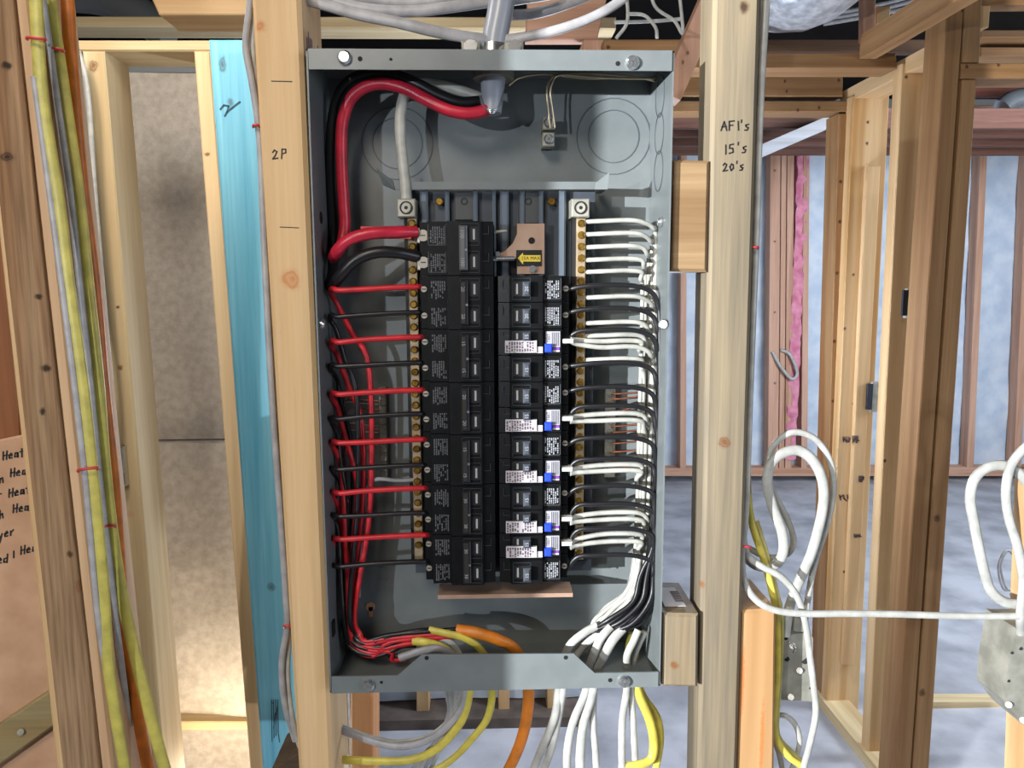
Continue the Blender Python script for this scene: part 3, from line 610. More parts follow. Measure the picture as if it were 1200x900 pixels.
# ---------------------------------------------------------------- breakers
def breaker(side, ztop, poles, amps, label, afci=False, main=False):
    """side: -1 left column, +1 right; u runs from the inner end (0) to the terminal end (1)"""
    W_ = .0735 if side < 0 else .0720; x_in = .0005 if side < 0 else .0050
    X = lambda u: x_in + side*u*W_
    H = PIT*poles; g = .0004; z1 = ztop-g; z0 = ztop-H+g
    o = thing('circuit_breaker', (X(.5), .045, z0), label, 'breaker', 'breakers of the left column' if side < 0 else 'breakers of the right column')
    prof = [(0, .062), (0, .021), (.155, .019), (.17, .013), (.46, .013), (.615, .0135), (.63, .019), (.885, .019), (.90, .030), (1, .030), (1, .062)]
    m = MB(); b = .0008
    pr = [Vector((X(u), y, z0)) for u, y in prof]; m.prism(pr if side > 0 else list(reversed(pr)), (0, 0, z1-z0)); m.build('body', BLACKP, o)
    def bx(name, u0, u1, y0, y1, za, zb_, mat, bev=0., par=o): return MB().box(X(u0), X(u1), y0, y1, za, zb_, bev).build(name, mat, par)
    if main or poles == 2: pz = [ztop-PIT*(k+.5) for k in range(poles)]
    else: pz = [ztop-PIT*.5]
    m = MB(); d_ = .0003
    for zc in pz:                                                     # moulded edges: step lines and handle window rims
        hh = PIT*.40 if not afci else PIT*.2; zz = zc if not afci else zc+PIT*.22
        for (u0, u1, za, zb_) in ((.19, .45, zz+hh-.0004, zz+hh), (.19, .45, zz-hh, zz-hh+.0004), (.19, .196, zz-hh, zz+hh), (.444, .45, zz-hh, zz+hh), (.06, .19, zz+hh*.05, zz+hh*.05+.0004), (.06, .066, zz, zz+hh*.8)):
            m.box(X(u0), X(u1), .0122 if u0 > .18 else .0185, .0138 if u0 > .18 else .021, za, zb_)
    m.build('moulded_rim', plain('rim_plastic', (62, 66, 72), .35), o)
    for zc in pz:
        hh = PIT*.27 if not afci else PIT*.16; zz = zc if not afci else zc+PIT*.24
        bx('handle_slot', .205, .335, .0126, .0132, zz-hh, zz+hh, DARKP)
        bx('gloss_bar', .245, .272, .0122, .0127, zz-hh*.7, zz+hh*.7, plain('gloss_white', (160, 162, 166) if (side > 0 or main) else (48, 50, 52), .4))  # gloss in the handle window, put in as a pale bar
        if poles == 1:
            hd = bx('handle', .335, .44, .0035, .0135, zz-hh, zz+hh, GREYP if side > 0 else BLACKP, .002)
            lettering(amps, .0052, hd, (X(.388), .0033, zz), math.radians(90 if side < 0 else -90))
        zq = zc
        # terminal
        tm = MB().cyl((X(.955), .0300, zq), (X(.955), .0285, zq), .0058 if main else .0030, 14).build('terminal_screw', plain('terminal_tin', (190, 184, 172), .35, .5), o)
        MB().box(X(.955)-.0025, X(.955)+.0025, .0284, .0287, zq-.0005, zq+.0005).build('slot', DARKP, tm)
        if main:
            MB().box(X(.915), X(1.04), .0302, .045, zq-.0075, zq+.0075, .001).build('terminal_clamp', plain('clamp_tin', (226, 220, 212), .4, .4), o)
        # print on the face
        r_ = random.Random(int(zc*1e5)+side)
        if not afci:
            m = MB()
            for ci in range(7):
                u = .655+.205*ci/7; z = zq+PIT*.30
                while z > zq-PIT*.30:
                    ln = r_.uniform(.0008, .003)
                    if r_.random() < .82: m.box(X(u), X(u+.016), .0187, .0192, z-ln, z)
                    z -= ln+.0006
            for ci in range(3):
                m.box(X(.50+.02*ci), X(.512+.02*ci), .0139, .0146, zq-.002, zq+.0015) if side > 0 else None
            m.build('label_print', PRINT if side > 0 else PRINTD, o)
            m = MB()
            if side > 0 or main:
                for (u0, u1, za, zb_) in ((.64, .645, -.38, .38), (.87, .875, -.38, .38), (.64, .875, -.38, -.365), (.64, .875, -.12, -.105)): m.box(X(u0), X(u1), .0188, .0192, zq+PIT*za, zq+PIT*zb_)
                m.build('label_border', PRINTD, o)
    if poles == 2:
        zc = (pz[0]+pz[1])/2; hl = PIT*.80
        hd = bx('handle_tie', .365, .455, .0045, .0135, zc-hl, zc+hl, plain('tie_grey', (96, 98, 98), .4) if main else plain('tie_dark', (44, 43, 41), .42), .0015)
        bx('tie_edge', .345, .365, .0065, .0135, zc-hl, zc+hl, plain('tie_edge_grey', (120, 126, 140), .3) if main else GREYP, .001, hd)
        for zz in pz: lettering(amps, .0058 if main else .0050, hd, (X(.412), .0043, zz), math.radians(90))
        MB().cyl((X(.36), .0062, zc-.002), (X(.36), .005, zc-.002), .0014, 8).build('tie_pin', CHROME, hd)
    if afci:
        Z = lambda v: ztop-PIT*v                                     # v: 0 top .. 1 bottom of this pole
        l1 = MB().box(X(.09), X(.53), .0110, .0132, Z(.88), Z(.42)).build('warning_label', LABELW, o)
        MB().box(X(.53), X(.615), .0128, .0152, Z(.90), Z(.66)).build('warning_label', LABELW, o)
        m = MB(); r_ = random.Random(int(ztop*1e5))
        for ci in range(11):
            u = .105+.395*ci/11; v = .47
            while v < .83:
                dv = r_.uniform(.04, .14)
                if r_.random() < .85: m.box(X(u), X(u+.022), .0107, .0111, Z(min(v+dv, .85)), Z(v))
                v += dv+.03
        m.build('label_print', plain('grey_label_ink', (84, 72, 80), .7), l1)
        l2 = MB().box(X(.665), X(.865), .0180, .0192, Z(.70), Z(.10)).build('test_label', plain('grey_label', (158, 158, 166), .6), o)
        lettering('TEST', .0042, l2, (X(.70), .0178, Z(.35)), math.radians(-90), LABELT)
        m = MB()
        for ci in range(5): m.box(X(.75+.022*ci), X(.757+.022*ci), .0177, .0181, Z(.66), Z(.14))
        m.build('label_print', LABELT, l2)
        bx('test_button', .645, .75, .0125, .0192, Z(.88), Z(.56), BLUEB, .0012)
        bx('purple_strip', .76, .86, .0180, .0192, Z(.79), Z(.72), PURPLE)
        bx('white_strip', .76, .86, .0180, .0192, Z(.88), Z(.81), LABELW)
        bx('neutral_plug', .90, 1.06, .020, .034, Z(.56), Z(.40), plain('plug_white', (222, 222, 218), .5), .001)
    return o
ordn = ['first', 'second', 'third', 'fourth', 'fifth', 'sixth', 'seventh', 'eighth', 'ninth', 'tenth', 'eleventh', 'twelfth']
breaker(-1, ZT, 2, '100', 'large two-pole 100 amp main breaker at the top of the left column', main=True)
LA = ['20', '15', '20', '15', '30', '30']
for k in range(6):
    breaker(-1, ZT-PIT*2*(k+1), 2, LA[k], ['black two-pole breaker directly under the main breaker, left column', 'black two-pole breaker second below the main breaker, left column', 'black two-pole breaker third below the main breaker, left column', 'black two-pole breaker third from the bottom of the left column', 'black two-pole breaker second from the bottom of the left column', 'bottom black two-pole breaker of the left column'][k])
AF = {2, 5, 7, 9, 10}; RA = ['20', '20', '15', '15', '15', '15', '15', '15', '15', '15', '15', '15']
for k in range(12):
    if k in AF: lab = ordn[k]+' single breaker from the top, right column, with white labels and blue test button'
    else: lab = ordn[k]+' single breaker from the top, right column, plain black with white print'
    breaker(1, ZT-PIT*(k+2), 1, RA[k], lab, k in AF)

# ================================================================== WIRES INSIDE THE PANEL
# service conduit and its fittings
m = MB(); m.tube([P(592, -60, .05), P(588, 0, .05), P(580, 45, .05), P(578, 62, .05), P(577, 84, .05)], .0128, 16, 1, 6)
m.build('service_conduit', SEG, None, 'thick glossy grey service conduit entering the panel top', 'conduit')
cn = thing('conduit_connector', P(579, 62, .05), 'silver conduit clamp with screws on the panel top edge', 'connector')
zc = ztp; xc = P(578, 57, .05).x
MB().cyl((xc, .05, zc+.0), (xc, .05, zc+.018), .0185, 18, .0165).build('clamp_body', CHROME, cn)
for dx in (-.022, .020):
    MB().box(xc+dx-.009, xc+dx+.009, .024, .050, zc, zc+.016, .002).build('clamp_ear', GALV, cn)
    MB().cyl((xc+dx, .024, zc+.0095), (xc+dx, .020, zc+.0095), .0062, 14).build('clamp_screw', CHROME, cn)
ln = MB(); ln.cyl((xc, .05, zc-T), (xc, .05, zc-T-.012), .0205, 18); ln.build('locknut', GALV, cn)
m = MB(); m.tube([P(578, 86, .05), P(577, 110, .048), P(576, 133, .046)], .0130, 16, 1, 6, .75)
m.build('sheath_sleeve', SEG, None, 'tapering grey cable sleeve hanging inside the panel top', 'sleeve')
m = MB()
for k in range(3): m.tube([P(562+k, 112, .045), P(566+k*2, 125+k, .038), P(576, 129+k*2, .034), P(586-k, 124+k, .038), P(590-k, 105, .045)], .0009, 6)
m.build('bare_strands', CHROME, None, 'curl of bare neutral strands at the end of the grey sleeve', 'wire')
cable('red_feeder', [(578, 125, .045), (566, 130, .042), (548, 133, .040), (525, 129, .040), (500, 117, .042), (475, 104, .044), (450, 98, .046), (428, 102, .048), (411, 116, .050), (402, 140, .052), (400, 170, .054), (401, 205, .055), (403, 240, .056), (404, 268, .056), (399, 290, .052), (391, 302, .040), (395, 294, .022), (409, 281, .016), (432, 274, .016), (460, 272, .020), (488, 272, .030)], 13.5, REDF, 'thick red feeder wire arching from the sleeve to the main breaker', 'wire', 'service feeders', n=10)
cable('black_feeder', [(577, 120, .052), (562, 119, .052), (540, 120, .050), (515, 112, .050), (490, 99, .050), (465, 89, .052), (440, 86, .055), (415, 92, .058), (399, 108, .060), (391, 135, .062), (388, 170, .064), (388, 210, .065), (390, 250, .066), (391, 290, .066), (389, 320, .058), (388, 336, .040), (398, 324, .024), (416, 305, .018), (440, 296, .018), (465, 296, .022), (490, 301, .032)], 13, BLKW, 'thick black feeder wire arching from the sleeve to the main breaker', 'wire', 'service feeders', n=10)
cable('white_feeder', [(572, 118, .060), (545, 108, .064), (515, 100, .066), (490, 98, .062), (476, 108, .054), (470, 128, .050), (469, 155, .048), (472, 190, .046), (475, 215, .044), (476, 234, .042)], 12.5, WHTW, 'thick white neutral feeder dropping to the left neutral lug', 'wire', 'service feeders', n=10)
MB().box(P(423, 266, .026).x, P(482, 280, .026).x, .024, .0245, P(440, 280, .026).z, P(440, 265.5, .026).z).build('red_tape', plain('red_tape', (190, 60, 50), .5), None, 'strip of red tape behind the red feeder at the main breaker', 'tape')
# bare grounds across the top
for i, (pts, lb) in enumerate((
        ([(645, 150, .066), (643, 135, .066), (641, 115, .062), (642, 100, .062), (648, 90, .064), (665, 86, .066), (720, 88, .068), (765, 93, .07)], 'left of the twisted bare ground pair above the small lug'),
        ([(650, 150, .066), (648, 135, .064), (645, 112, .060), (647, 97, .060), (656, 88, .062), (690, 90, .066), (735, 92, .068), (768, 92, .07)], 'right of the twisted bare ground pair above the small lug'),
        ([(596, 100, .055), (610, 91, .06), (640, 87, .066), (690, 92, .07), (740, 90, .072), (768, 95, .074)], 'bare ground strand running along the panel top'))):
    cable('bare_wire', pts, 2.6, plain('bare_tinned', (196, 180, 150), .3, .7), lb, 'wire', 'bare ground wires at the panel top', n=6)

# left side: twelve wires, red and black in turn, from the two-pole breakers into the bundle
LY = [336, 366, 395, 425, 457, 485, 515, 545, 572, 601, 627, 658]
BXL = P(489, 336, .03).x
lane_r = [433, 424, 417, 411, 406, 403]; lane_b = [418, 412, 407, 402, 398, 394]
endL = [(540, 741), (537, 737), (503, 742), (500, 738), (486, 752), (484, 748), (470, 772), (466, 768), (503, 751), (497, 747), (538, 745), (482, 756)]
for i, y in enumerate(LY):
    red = i % 2 == 0; k = i//2; lane = (lane_r if red else lane_b)[k]; yb = .052 + .004*(k % 3) + (0 if red else (.022 if k % 2 else -.008))
    jl = 391 + .025*(y-336)*.25 + (0 if red else -1); jy = y+4+(i % 3)
    xe = 489+(y-336)*.03
    pts = [(xe+4, y, .032), (xe-4, y, .027), (xe-30, y+1, .024), (xe-65, y+3, .022), (jl+6, jy, .022), (jl-2, jy-2, .030), (jl-3, jy+4, .042), (jl+4, jy+16, yb)]
    y2 = jy+50
    if y2 < 640:
        pts += [(jl+.5*(lane-jl), y2, yb)]
        if y2 < 560: pts += [(lane, y2+45, yb), (lane+1, 590, yb)]
    ex, ey = endL[i]
    dd = (5-k)*1.2
    pts += [(jl+.55*(lane-jl)+5, 690, yb-.008), (401+.35*(lane-392), 722+dd, yb-.012), (409+.3*(lane-392), 742+k*3, .042), (428+k*2, 751+k*3.5, .036), (458, min(ey+7, 752+k*4), .034), (ex-10, ey+1, .036), (ex+6, ey, .038)]
    cable('red_wire' if red else 'black_wire', pts, 6.6 if red else 6.0, REDW if red else BLKW, '%s %s wire from the top on the left side of the panel' % (ordn[k], 'red' if red else 'black'), 'wire', 'red wires of the left side' if red else 'black wires of the left side', n=7, sub=5)
cable('white_wire', [(484, 562, .05), (465, 563, .05), (440, 562, .055), (428, 575, .07), (422, 640, .075), (420, 700, .07)], 5, NMG, 'single short whitish wire at the left neutral bar below the ground bar', 'wire')
for i, y in enumerate((463, 470, 474, 480, 499, 503, 507, 522)):
    cable('bare_wire', [(443, y, .082), (425, y-1, .084), (408-(i % 3)*3, y-1+i % 2, .085), (402, y+30, .086), (406, y+90, .086)], 1.8, BAREC if i % 2 else GALV, ordn[i]+' bare ground wire from the top at the left ground bar', 'wire', 'bare wires at the left ground bar', n=5, sub=4)

# right side: black hot wires
RYB = [335, 362, 387, 426, 454, 476, 513, 538, 570, 591, 620, 651]
for k, y in enumerate(RYB):
    xb = 775 - .018*(y-335); yd = .030+.0035*(k % 4); bx_ = 777-2.6*(11-k)*.55-(k % 3)*2
    yk = [340, 367, 398, 429, 459, 491, 522, 552, 581, 611, 640, 668][k]
    pts = [(664, yk, .034), (676, y+2, .030), (695, y, .028), (725, y-1, .028), (748, y+1, .028), (764, y+8, .028+.002*(k % 2)), (xb-4, y+24, .030)]
    if y < 560: pts += [(xb-2, y+60, yd), (770-(k % 4)*2, 610, yd)]
    pts += [(771-(11-k)*1.9, 675, yd), (768-(11-k)*2.4, 705, yd-.004), (750-(11-k)*3.2, 725+(k % 3)*3, yd-.006), (720-(11-k)*2, 735+(k % 3)*2, .030), (700-(11-k)*.6, 735+(k % 4), .033)]
    cable('black_wire', pts, 6.0, BLKW, ordn[k]+' black wire from the top on the right side of the panel', 'wire', 'black wires of the right side', n=7, sub=5)
# right side: white neutral wires to the bar and pigtails from the labelled breakers
WY = [259, 274, 289, 304, 318, 348, 378, 393, 421]
PG = [(400, 397), (407, 400), (485, 490), (493, 494), (545, 551), (552, 555), (601, 608), (609, 613), (626, 637), (635, 642)]
n_ = 0
for y in WY + [p[0] for p in PG]:
    pig = n_ >= len(WY); k = n_
    yd = .052+.005*(k % 4); lane = 768-(k % 5)*3.5-.02*max(0, y-260)
    x0 = 668 if pig else 684; ys = PG[k-len(WY)][1] if pig else y+1
    pts = [(x0, ys, .030 if pig else .052), (x0+10, ys-(ys-y)*.5, .034 if pig else .044), (705, y, .036), (735, y-1, .036), (752, y+1, .038), (lane-2, y+9, .044), (lane, y+24, yd)]
    if y < 600: pts += [(lane-2, y+40+.3*(600-y), yd), (757-(k % 5)*3, 640, yd)]
    else: pts += [(754-(k % 5)*3, 668, yd)]
    pts += [(748-(k % 5)*3, 690, yd-.01), (730-(k % 5)*5, 712+(k % 3)*3, yd-.016), (712-(k % 5)*4, 728+(k % 4)*4, .036), (690+(k % 4)*8, 748+(k % 3)*3, .040)]
    if pig: lab = ('upper' if (k-len(WY)) % 2 == 0 else 'lower')+' white pigtail of the %s blue-button breaker from the top' % ordn[(k-len(WY))//2]
    else: lab = ordn[k]+' white wire from the top landing on the right neutral bar'
    cable('white_wire', pts, 5.8 if pig else 5.4, WHTW, lab, 'wire', 'white pigtails of the right side' if pig else 'white wires of the right neutral bar', n=7, sub=5)
    n_ += 1
for i, (y, e) in enumerate(((462, 461), (468, 464), (482, 470), (500, 498), (507, 505), (520, 518), (530, 528), (540, 537), (549, 546))):
    cable('copper_wire', [(716, y, .082), (730, y-1, .080), (748, (y+e)/2-2, .078), (760-i, e-3 if i > 2 else e-10, .076), (758, e+30, .078), (752, 640, .078), (742, 690, .066)], 2.2, BAREC, ordn[i]+' bare copper wire from the top at the right ground bar', 'wire', 'bare copper wires at the right ground bar', n=5, sub=4)

# ================================================================== CABLES UNDER AND INSIDE THE PANEL BOTTOM
YB = .048
def nm(name, pts, w_, mat, lab, grp=None, flat=.7): return cable(name, pts, w_, mat, lab, 'cable', grp, flat, n=10)
nm('yellow_cable', [(503, 738, .036), (522, 742, .032), (545, 748, .030), (562, 760, .034), (574, 782, YB), (577, 810, YB), (571, 842, YB), (552, 867, YB), (532, 888, .05), (505, 905, .05), (460, 922, .06)], 9.5, NMY, 'yellow cable curving through the panel bottom, nearest the orange cable', 'cables under the panel left')
nm('yellow_cable', [(484, 751, .034), (500, 753, .030), (520, 760, .034), (540, 778, .044), (549, 800, YB), (549, 817, YB), (540, 846, YB), (515, 875, .05), (484, 890, .055), (442, 892, .06), (400, 890, .065), (375, 885, .07)], 11, NMY, 'yellow cable sweeping left into the tan stud below the panel', 'cables under the panel left')
nm('white_cable', [(468, 771, .022), (490, 764, .020), (510, 760, .024), (528, 766, .034), (542, 785, .044), (546, 808, YB), (538, 835, YB), (509, 863, .05), (477, 874, .055), (448, 872, .06), (417, 862, .065), (380, 848, .07)], 10, NMG, 'greyish white cable sweeping left into the hole in the tan stud', 'cables under the panel left')
nm('white_cable', [(500, 748, .040), (520, 748, .036), (535, 760, .040), (544, 784, .05), (541, 812, .056), (532, 838, .058), (505, 862, .06), (470, 870, .065), (440, 866, .068), (410, 856, .072), (380, 842, .075)], 8, NMW, 'upper thin white cable of the pair sweeping left under the panel', 'cables under the panel left')
for i in range(4):
    nm('white_cable', [(534-3.5*i, 770, .066), (533-3*i, 812, .066), (532-2*i, 836, .068), (522-3*i, 866, .075), (510-6*i, 890, .085), (492-9*i, 930, .1)], 5.5, NMG if i % 2 else NMW, ordn[i]+' of four thin pale cables dropping straight behind the yellow cables', 'thin pale cables under the panel')
nm('orange_cable', [(536, 738, .036), (556, 741, .030), (580, 748, .028), (600, 758, .034), (612, 775, .044), (619, 800, YB), (618, 835, YB), (611, 867, YB), (598, 898, .05), (580, 930, .05)], 14.5, NMO, 'bright orange cable passing through the panel bottom', None, .85)
wl = [
 ([(700, 733, .030), (684, 742, .028), (668, 756, .030), (660, 775, .040), (655, 805, YB), (650, 840, YB), (634, 880, .05), (620, 915, .05)], 10.5, 'first'),
 ([(712, 740, .034), (694, 748, .034), (678, 764, .038), (664, 785, .045), (659, 812, YB), (653, 845, .052), (645, 880, .052), (630, 920, .052)], 10.5, 'second'),
 ([(716, 734, .026), (704, 748, .024), (696, 766, .028), (690, 785, .040), (686, 812, YB), (672, 845, YB), (665, 880, YB), (665, 920, YB)], 10.5, 'third'),
 ([(730, 736, .028), (718, 750, .026), (709, 766, .030), (699, 785, .04), (694, 812, YB), (683, 850, .052), (680, 885, .052), (680, 920, .052)], 12.5, 'fourth'),
 ([(724, 738, .044), (708, 756, .046), (700, 780, .05), (696, 812, .056), (695, 850, .058), (698, 885, .06), (700, 920, .06)], 9, 'fifth'),
 ([(748, 738, .030), (742, 752, .028), (735, 768, .030), (735, 785, .040), (734, 812, YB), (729, 850, YB), (729, 920, YB)], 9.5, 'sixth'),
 ([(756, 740, .040), (748, 756, .040), (742, 775, .044), (740, 812, .054), (742, 850, .054), (746, 920, .054)], 8.5, 'seventh')]
for pts, w_, o_ in wl: nm('white_cable', pts, w_, NMW, o_+' white cable from the left below the right half of the panel', 'white cables under the panel right')
nm('yellow_cable', [(742, 742, .050), (738, 760, .052), (742, 785, .054), (748, 812, .056), (760, 840, .056), (766, 865, .056), (764, 888, .054), (750, 896, .05), (728, 899, .05)], 12, NMY, 'inner yellow cable bending back below the panel right corner', 'yellow cables under the panel right')
nm('yellow_cable', [(745, 748, .060), (745, 780, .060), (752, 812, .062), (769, 838, .064), (774, 862, .064), (771, 890, .064), (762, 925, .064)], 9, NMY, 'outer yellow cable bulging right below the panel right corner', 'yellow cables under the panel right')
# cable connectors poking through the bottom
for i, (x, w_) in enumerate(((541, 12), (556, 9), (613, 14), (657, 13), (690, 14), (738, 16))):
    c = P(x, 808, .05); r = w_/2*PX(.05)*1.2
    m = MB(); m.cyl((c.x, .05, zb), (c.x, .05, zb-.008), r, 14); m.build('cable_clamp', GALV if i < 2 else plain('clamp_grey', (132, 140, 148), .5), None, ['dark cable clamp under the panel where the pale cables leave', 'small clamp beside the pale cables under the panel', 'grey clamp around the orange cable under the panel', 'grey clamp around the first white cables under the panel', 'grey clamp around the middle white cables under the panel', 'grey clamp at the lower right panel corner'][i], 'clamp', 'clamps under the panel')

# ================================================================== CABLES ON THE FRAMING
# left post
nm('yellow_cable', [(39, -30, 0), (42, 0, 0), (49, 112, 0), (67, 225, 0), (81, 337, 0), (97, 450, 0), (109, 562, 0), (120, 675, 0), (128, 787, 0), (146, 900, 0), (153, 940, 0)], 15, NMYO, 'front yellow cable running down along the left post', 'cables on the left post', .6)
nm('yellow_cable', [(54, -30, .03), (58, 0, .03), (75, 112, .03), (91, 225, .03), (103, 337, .03), (115, 450, .03), (124, 562, .03), (139, 675, .03), (163, 787, .026), (193, 900, .026), (206, 940, .026)], 15.5, NMYO, 'rear yellow cable on the left post, swinging right at the bottom', 'cables on the left post', .6)
nm('grey_cable', [(50, 0, .02), (66, 112, .02), (82, 225, .02), (94, 337, .022), (106, 450, .022), (117, 562, .022), (130, 675, .024), (140, 760, .03), (152, 850, .05)], 8, NMG, 'grey cable between the two yellow cables on the left post', 'cables on the left post')
nm('grey_cable', [(40, 90, -.002), (55, 200, -.002), (73, 337, -.003), (87, 450, -.003), (100, 562, -.003), (110, 675, -.003), (117, 740, -.002), (130, 820, .004)], 8, NMG, 'grey cable close to the left post, behind the front yellow cable', 'cables on the left post')
nm('orange_cable', [(76, -30, .05), (79, 0, .05), (82, 56, .05), (88, 130, .05), (97, 225, .05), (111, 337, .05), (121, 450, .05), (133, 562, .05), (141, 675, .05), (149, 760, .05), (166, 862, .05), (178, 920, .05), (184, 950, .05)], 15, NMOO, 'orange cable running down behind the yellow cables at left', 'cables on the left post', .7)
nm('white_cable', [(92, 60, .53), (100, 90, .53), (105, 130, .53), (111, 225, .53), (124, 380, .53), (132, 470, .53), (135, 560, .53)], 6, NMW, 'thin white cable along the cream bay stud, right one', 'thin cables in the left bay')
nm('white_cable', [(86, 60, .53), (93, 90, .53), (98, 140, .53), (105, 225, .53), (117, 360, .53), (130, 440, .53), (128, 560, .53)], 5, NMG, 'thin grey cable along the cream bay stud, left one', 'thin cables in the left bay')
def staple(x0, x1, y, Y, lab, tilt=0):
    m = MB(); m.tube([P(x0, y+2, Y+.008), P(x0, y, Y), P((x0+x1)/2, y-.5+tilt/2, Y-.003), P(x1, y+tilt, Y), P(x1, y+2+tilt, Y+.008)], .0014, 6, 1, 3); m.build('cable_staple', STAPLE, None, lab, 'staple', 'red cable staples')
staple(32, 53, 44, -.010, 'red staple over the front yellow cable near the top left', 2); staple(56, 74, 56, .022, 'red staple over the second yellow cable near the top left', 3)
staple(92, 114, 551, -.010, 'red staple over yellow and grey cables mid left post', -3); staple(123, 135, 617, .022, 'red staple low on the second yellow cable', -1)
# along the tan stud
nm('white_cable', [(296, -20, .03), (291, 20, .03), (288, 55, .03), (295, 95, .03), (302, 140, .03), (306, 190, .03), (309, 270, .03), (314, 380, .03), (321, 500, .03), (329, 610, .03), (335, 700, .03), (336, 735, .03), (330, 780, .03), (334, 825, .035), (346, 868, .05)], 8, NMG, 'outer grey-white cable hugging the tan stud left of the panel', 'cables along the tan stud')
nm('white_cable', [(302, -20, .035), (297, 30, .035), (296, 70, .035), (302, 110, .035), (307, 160, .035), (312, 270, .035), (318, 380, .035), (326, 510, .035), (333, 620, .035), (338, 735, .035), (336, 790, .035), (342, 840, .04), (352, 875, .05)], 8, NMW, 'inner white cable hugging the tan stud left of the panel', 'cables along the tan stud')
staple(297, 304, 147, .024, 'red staple on the tan stud near its top'); staple(333, 341, 734, .024, 'red staple on the tan stud near its bottom')
# above the panel
nm('grey_cable', [(340, -5, .04), (375, 4, .04), (420, 17, .035), (465, 26, .03), (510, 37, .03), (550, 44, .035), (580, 47, .05)], 13, NMG, 'grey cable dropping across the panel top from the left stud', 'cables above the panel', .6)
nm('grey_cable', [(345, -14, .06), (400, 4, .06), (440, 12, .06), (487, 13, .06), (530, 8, .06), (573, 2, .065), (600, 0, .07), (650, -8, .08)], 13, NMG, 'upper grey cable sagging above the panel between the studs', 'cables above the panel', .7)
nm('grey_cable', [(360, -24, .08), (420, -4, .08), (470, 3, .08), (520, 0, .08), (570, -10, .08)], 12, NMG, 'highest pale cable above the panel at the picture top', 'cables above the panel', .7)
nm('orange_cable', [(440, -26, .10), (470, -6, .10), (500, 2, .10), (530, -2, .10), (560, -20, .10)], 10, NMO, 'short orange arc at the very top of the picture', None)
nm('grey_cable', [(582, 47, .05), (610, 44, .04), (645, 37, .035), (680, 26, .035), (710, 12, .04), (735, -6, .05), (755, -30, .06)], 11, NMG, 'pale grey cable rising right from the conduit clamp', 'cables above the panel', .6)
nm('grey_cable', [(590, 18, .10), (625, 16, .10), (660, 6, .10), (700, -10, .10)], 12, NMG, 'grey cable behind the conduit at the top, to its right', 'cables above the panel', .7)
for i, (pts, lab) in enumerate((
        ([(760, -20, .6), (768, 8, .6), (790, 24, .6), (800, 38, .6), (796, -10, .6)], 'white wire loop in the dark ceiling above the panel corner'),
        ([(722, 45, .6), (735, 25, .6), (734, -10, .6)], 'thin wire rising through the dark ceiling gap'),
        ([(735, 16, .6), (755, 18, .6), (768, 32, .6), (770, 45, .6)], 'arched thin wire in the dark ceiling gap'),
        ([(720, 26, .62), (760, 25, .62), (800, 22, .62)], 'straight thin wire crossing the dark ceiling gap'))):
    nm('ceiling_wire', pts, 4, NMW, lab, 'wires in the ceiling gap')
for i in range(3):
    nm('ceiling_wire', [(965, 28-6*i, 1.75), (1000, 22-5*i, 1.75), (1060, 10-6*i, 1.75), (1110, -8-6*i, 1.75)], 5, NMG, ['lowest', 'middle', 'highest'][i]+' of three cables leaving the wrapped duct to the right', 'cables by the duct')
# right stud
nm('white_cable', [(899, -20, .03), (897, 20, .03), (893, 80, .03), (889, 170, .03), (887, 250, .03), (883, 350, .03), (879, 450, .03), (876, 540, .03), (873, 610, .03), (869, 650, .03), (872, 680, .028), (884, 701, .025), (905, 714, .022), (940, 719, .02), (1000, 719, .02), (1060, 720, .02), (1130, 722, .02), (1200, 722, .02), (1260, 721, .02)], 9, NMW, 'white cable down the grey-streaked stud, then straight to the right', 'white cables on the right stud', .8)
nm('white_cable', [(893, -20, .045), (892, 20, .045), (888, 100, .045), (885, 200, .045), (881, 320, .045), (877, 450, .045), (873, 560, .045), (871, 620, .045), (876, 650, .04), (893, 664, .035), (915, 676, .03), (933, 697, .028), (943, 726, .028), (948, 760, .028), (953, 800, .028), (956, 835, .03), (950, 868, .03), (942, 900, .03), (938, 940, .03)], 8.5, NMW, 'white cable leaving the right stud and falling past the metal box', 'white cables on the right stud', .8)
nm('yellow_cable', [(890, -20, .055), (889, 40, .055), (888, 140, .06), (884, 300, .07), (878, 450, .08), (876, 560, .075), (881, 612, .06), (895, 655, .055), (904, 690, .05), (910, 720, .045), (911, 760, .042), (910, 800, .04), (907, 840, .04), (910, 866, .04), (924, 886, .04), (940, 899, .04), (960, 925, .04)], 9, NMY, 'front yellow cable falling beside the short fresh-cut stud', 'yellow cables on the right stud')
nm('yellow_cable', [(886, 610, .075), (900, 655, .065), (909, 690, .06), (915, 720, .055), (915, 770, .05), (912, 820, .05), (911, 860, .05), (926, 880, .05), (942, 896, .05)], 7, NMPALE, 'rear pale yellow cable falling beside the short fresh-cut stud', 'yellow cables on the right stud')
staple(868, 879, 641, .022, 'red staple on the right stud by the cable fork'); staple(880, 888, 290, .022, 'red staple on the right stud, upper part')
YL = .06
nm('white_cable', [(872, 650, .07), (886, 662, YL), (905, 664, YL), (917, 650, YL), (917, 625, YL), (906, 595, YL), (899, 566, YL), (904, 543, YL), (918, 531, YL), (936, 528, YL), (953, 540, YL), (964, 564, YL), (964, 596, YL), (952, 645, YL), (937, 680, YL), (925, 712, YL), (920, 745, YL)], 13, NMW, 'thick inner white cable loop right of the grey-streaked stud', 'white cable loops', .75)
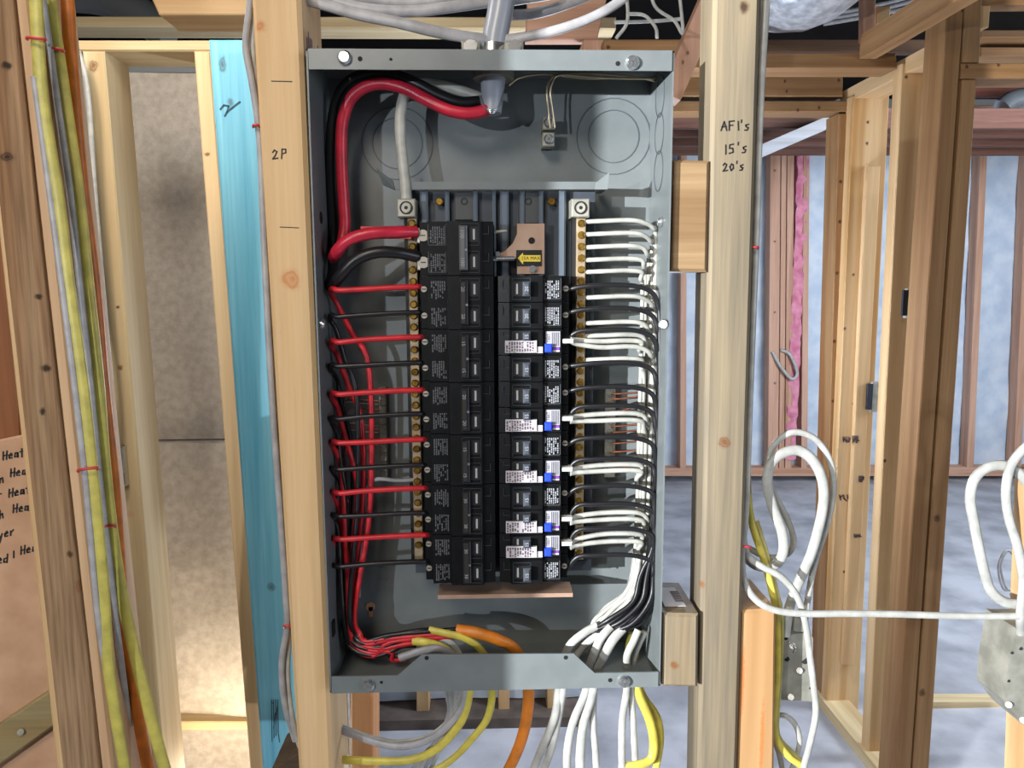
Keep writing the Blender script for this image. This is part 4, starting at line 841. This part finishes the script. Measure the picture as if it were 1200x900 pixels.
nm('white_cable', [(876, 642, .085), (900, 653, .085), (921, 650, .08), (930, 636, .08), (924, 612, .08), (908, 580, .08), (899, 552, .08), (904, 527, .08), (920, 510, .075), (938, 507, .075), (958, 517, .075), (973, 541, .075), (977, 573, .075), (970, 612, .075), (956, 655, .075), (947, 700, .075), (941, 745, .075)], 8, NMW, 'thin outer white cable loop right of the grey-streaked stud', 'white cable loops', .8)
nm('white_cable', [(905, 842, .06), (918, 838, .06), (931, 848, .06), (937, 866, .06), (934, 885, .06), (926, 905, .06)], 7, NMW, 'small white cable arc below the metal box', None)
nm('white_cable', [(903, 860, .06), (912, 880, .06), (917, 905, .06), (917, 930, .06)], 7, NMW, 'short white cable end beside the yellow cable foot', None)
# junction boxes
def jbox(pts, Y, dep, lab, holes, clamp):
    q = [P(x, y, Y) for x, y in pts]; o = thing('junction_box', (sum(p.x for p in q)/len(q), Y+dep/2, min(p.z for p in q)), lab, 'junction box', 'metal junction boxes')
    MB().prism(list(reversed(q)), (0, dep, 0)).build('body', GALV, o)
    for x, y, r in holes: MB().cyl(P(x, y, Y), P(x, y, Y-.0006), r, 12).build('hole', HOLE, o)
    for x, y in clamp: 
        m = MB(); m.cyl(P(x, y, Y), P(x, y, Y-.003), .0035, 10); m.build('screw', CHROME, o)
    return o
j1 = jbox([(914, 745), (948, 741), (953, 748), (951, 822), (914, 820)], .065, .05, 'metal junction box hanging beside the short fresh-cut stud', [(943, 774, .004), (922, 772, .003), (921, 748, .002), (950, 806, .002)], [(929, 757), (937, 786), (927, 817)])
m = MB(); c = P(934, 735, .075); m.cyl(c, c+Vector((0, 0, .016)), .012, 14); m.build('cable_clamp', GALV, j1)
m = MB(); a = P(914, 790, .09); m.box(P(906, 790, .1).x-.03, a.x, .085, .10, a.z-.01, a.z+.01); m.build('bracket', GALV, j1)
m = MB(); m.tube([P(925, 752, .064), P(932, 760, .060), P(930, 765, .064)], .0016, 6); m.build('clip', CHROME, j1)
j2 = jbox([(1190, 736), (1240, 736), (1240, 862), (1197, 848), (1178, 822), (1180, 790)], .03, .05, 'metal junction box cut by the right picture border', [(1196, 760, .002), (1186, 765, .0016), (1182, 798, .0016)], [(1182, 826), (1199, 844)])
lumber('border_stud', (1216, 556), (1270, 556), (1262, 960), (1200, 960), .085, .038, W_TAN('w_border'), 'tan stud carrying the junction box at the right picture border', 'stud')
nm('white_cable', [(1212, 716, .03), (1196, 709, .03), (1176, 705, .03), (1160, 690, .03), (1150, 655, .03), (1142, 615, .03), (1137, 584, .03), (1143, 560, .03), (1160, 547, .03), (1182, 547, .03), (1202, 563, .03), (1225, 600, .03)], 13, NMW, 'left white cable loop at the right picture border', 'white cable loops at the right border', .75)
nm('white_cable', [(1222, 510, .02), (1200, 526, .02), (1185, 546, .02), (1179, 574, .02), (1182, 606, .02), (1193, 642, .02), (1199, 680, .02), (1196, 720, .02), (1197, 742, .03)], 12, NMW, 'right white cable of the loops at the right picture border', 'white cable loops at the right border', .75)
for i in range(2):
    nm('floor_wire', [(1190+3*i, 690, 1.8), (1176+4*i, 690, 1.8), (1170+3*i, 665, 1.8), (1178+2*i, 646, 1.8), (1188+2*i, 652, 1.8), (1192, 680, 1.8), (1184, 698, 1.8)], 3, NMG, ['outer', 'inner'][i]+' thin grey wire coil hanging behind the right border cables', 'thin wire coils')
# pale cable end on the far pink insulation
nm('white_cable', [(905, 412, 4.595), (915, 430, 4.58), (928, 444, 4.57), (934, 436, 4.57), (926, 416, 4.58), (915, 410, 4.595)], 4, NMW, 'small white cable coil in front of the far pink insulation', None)
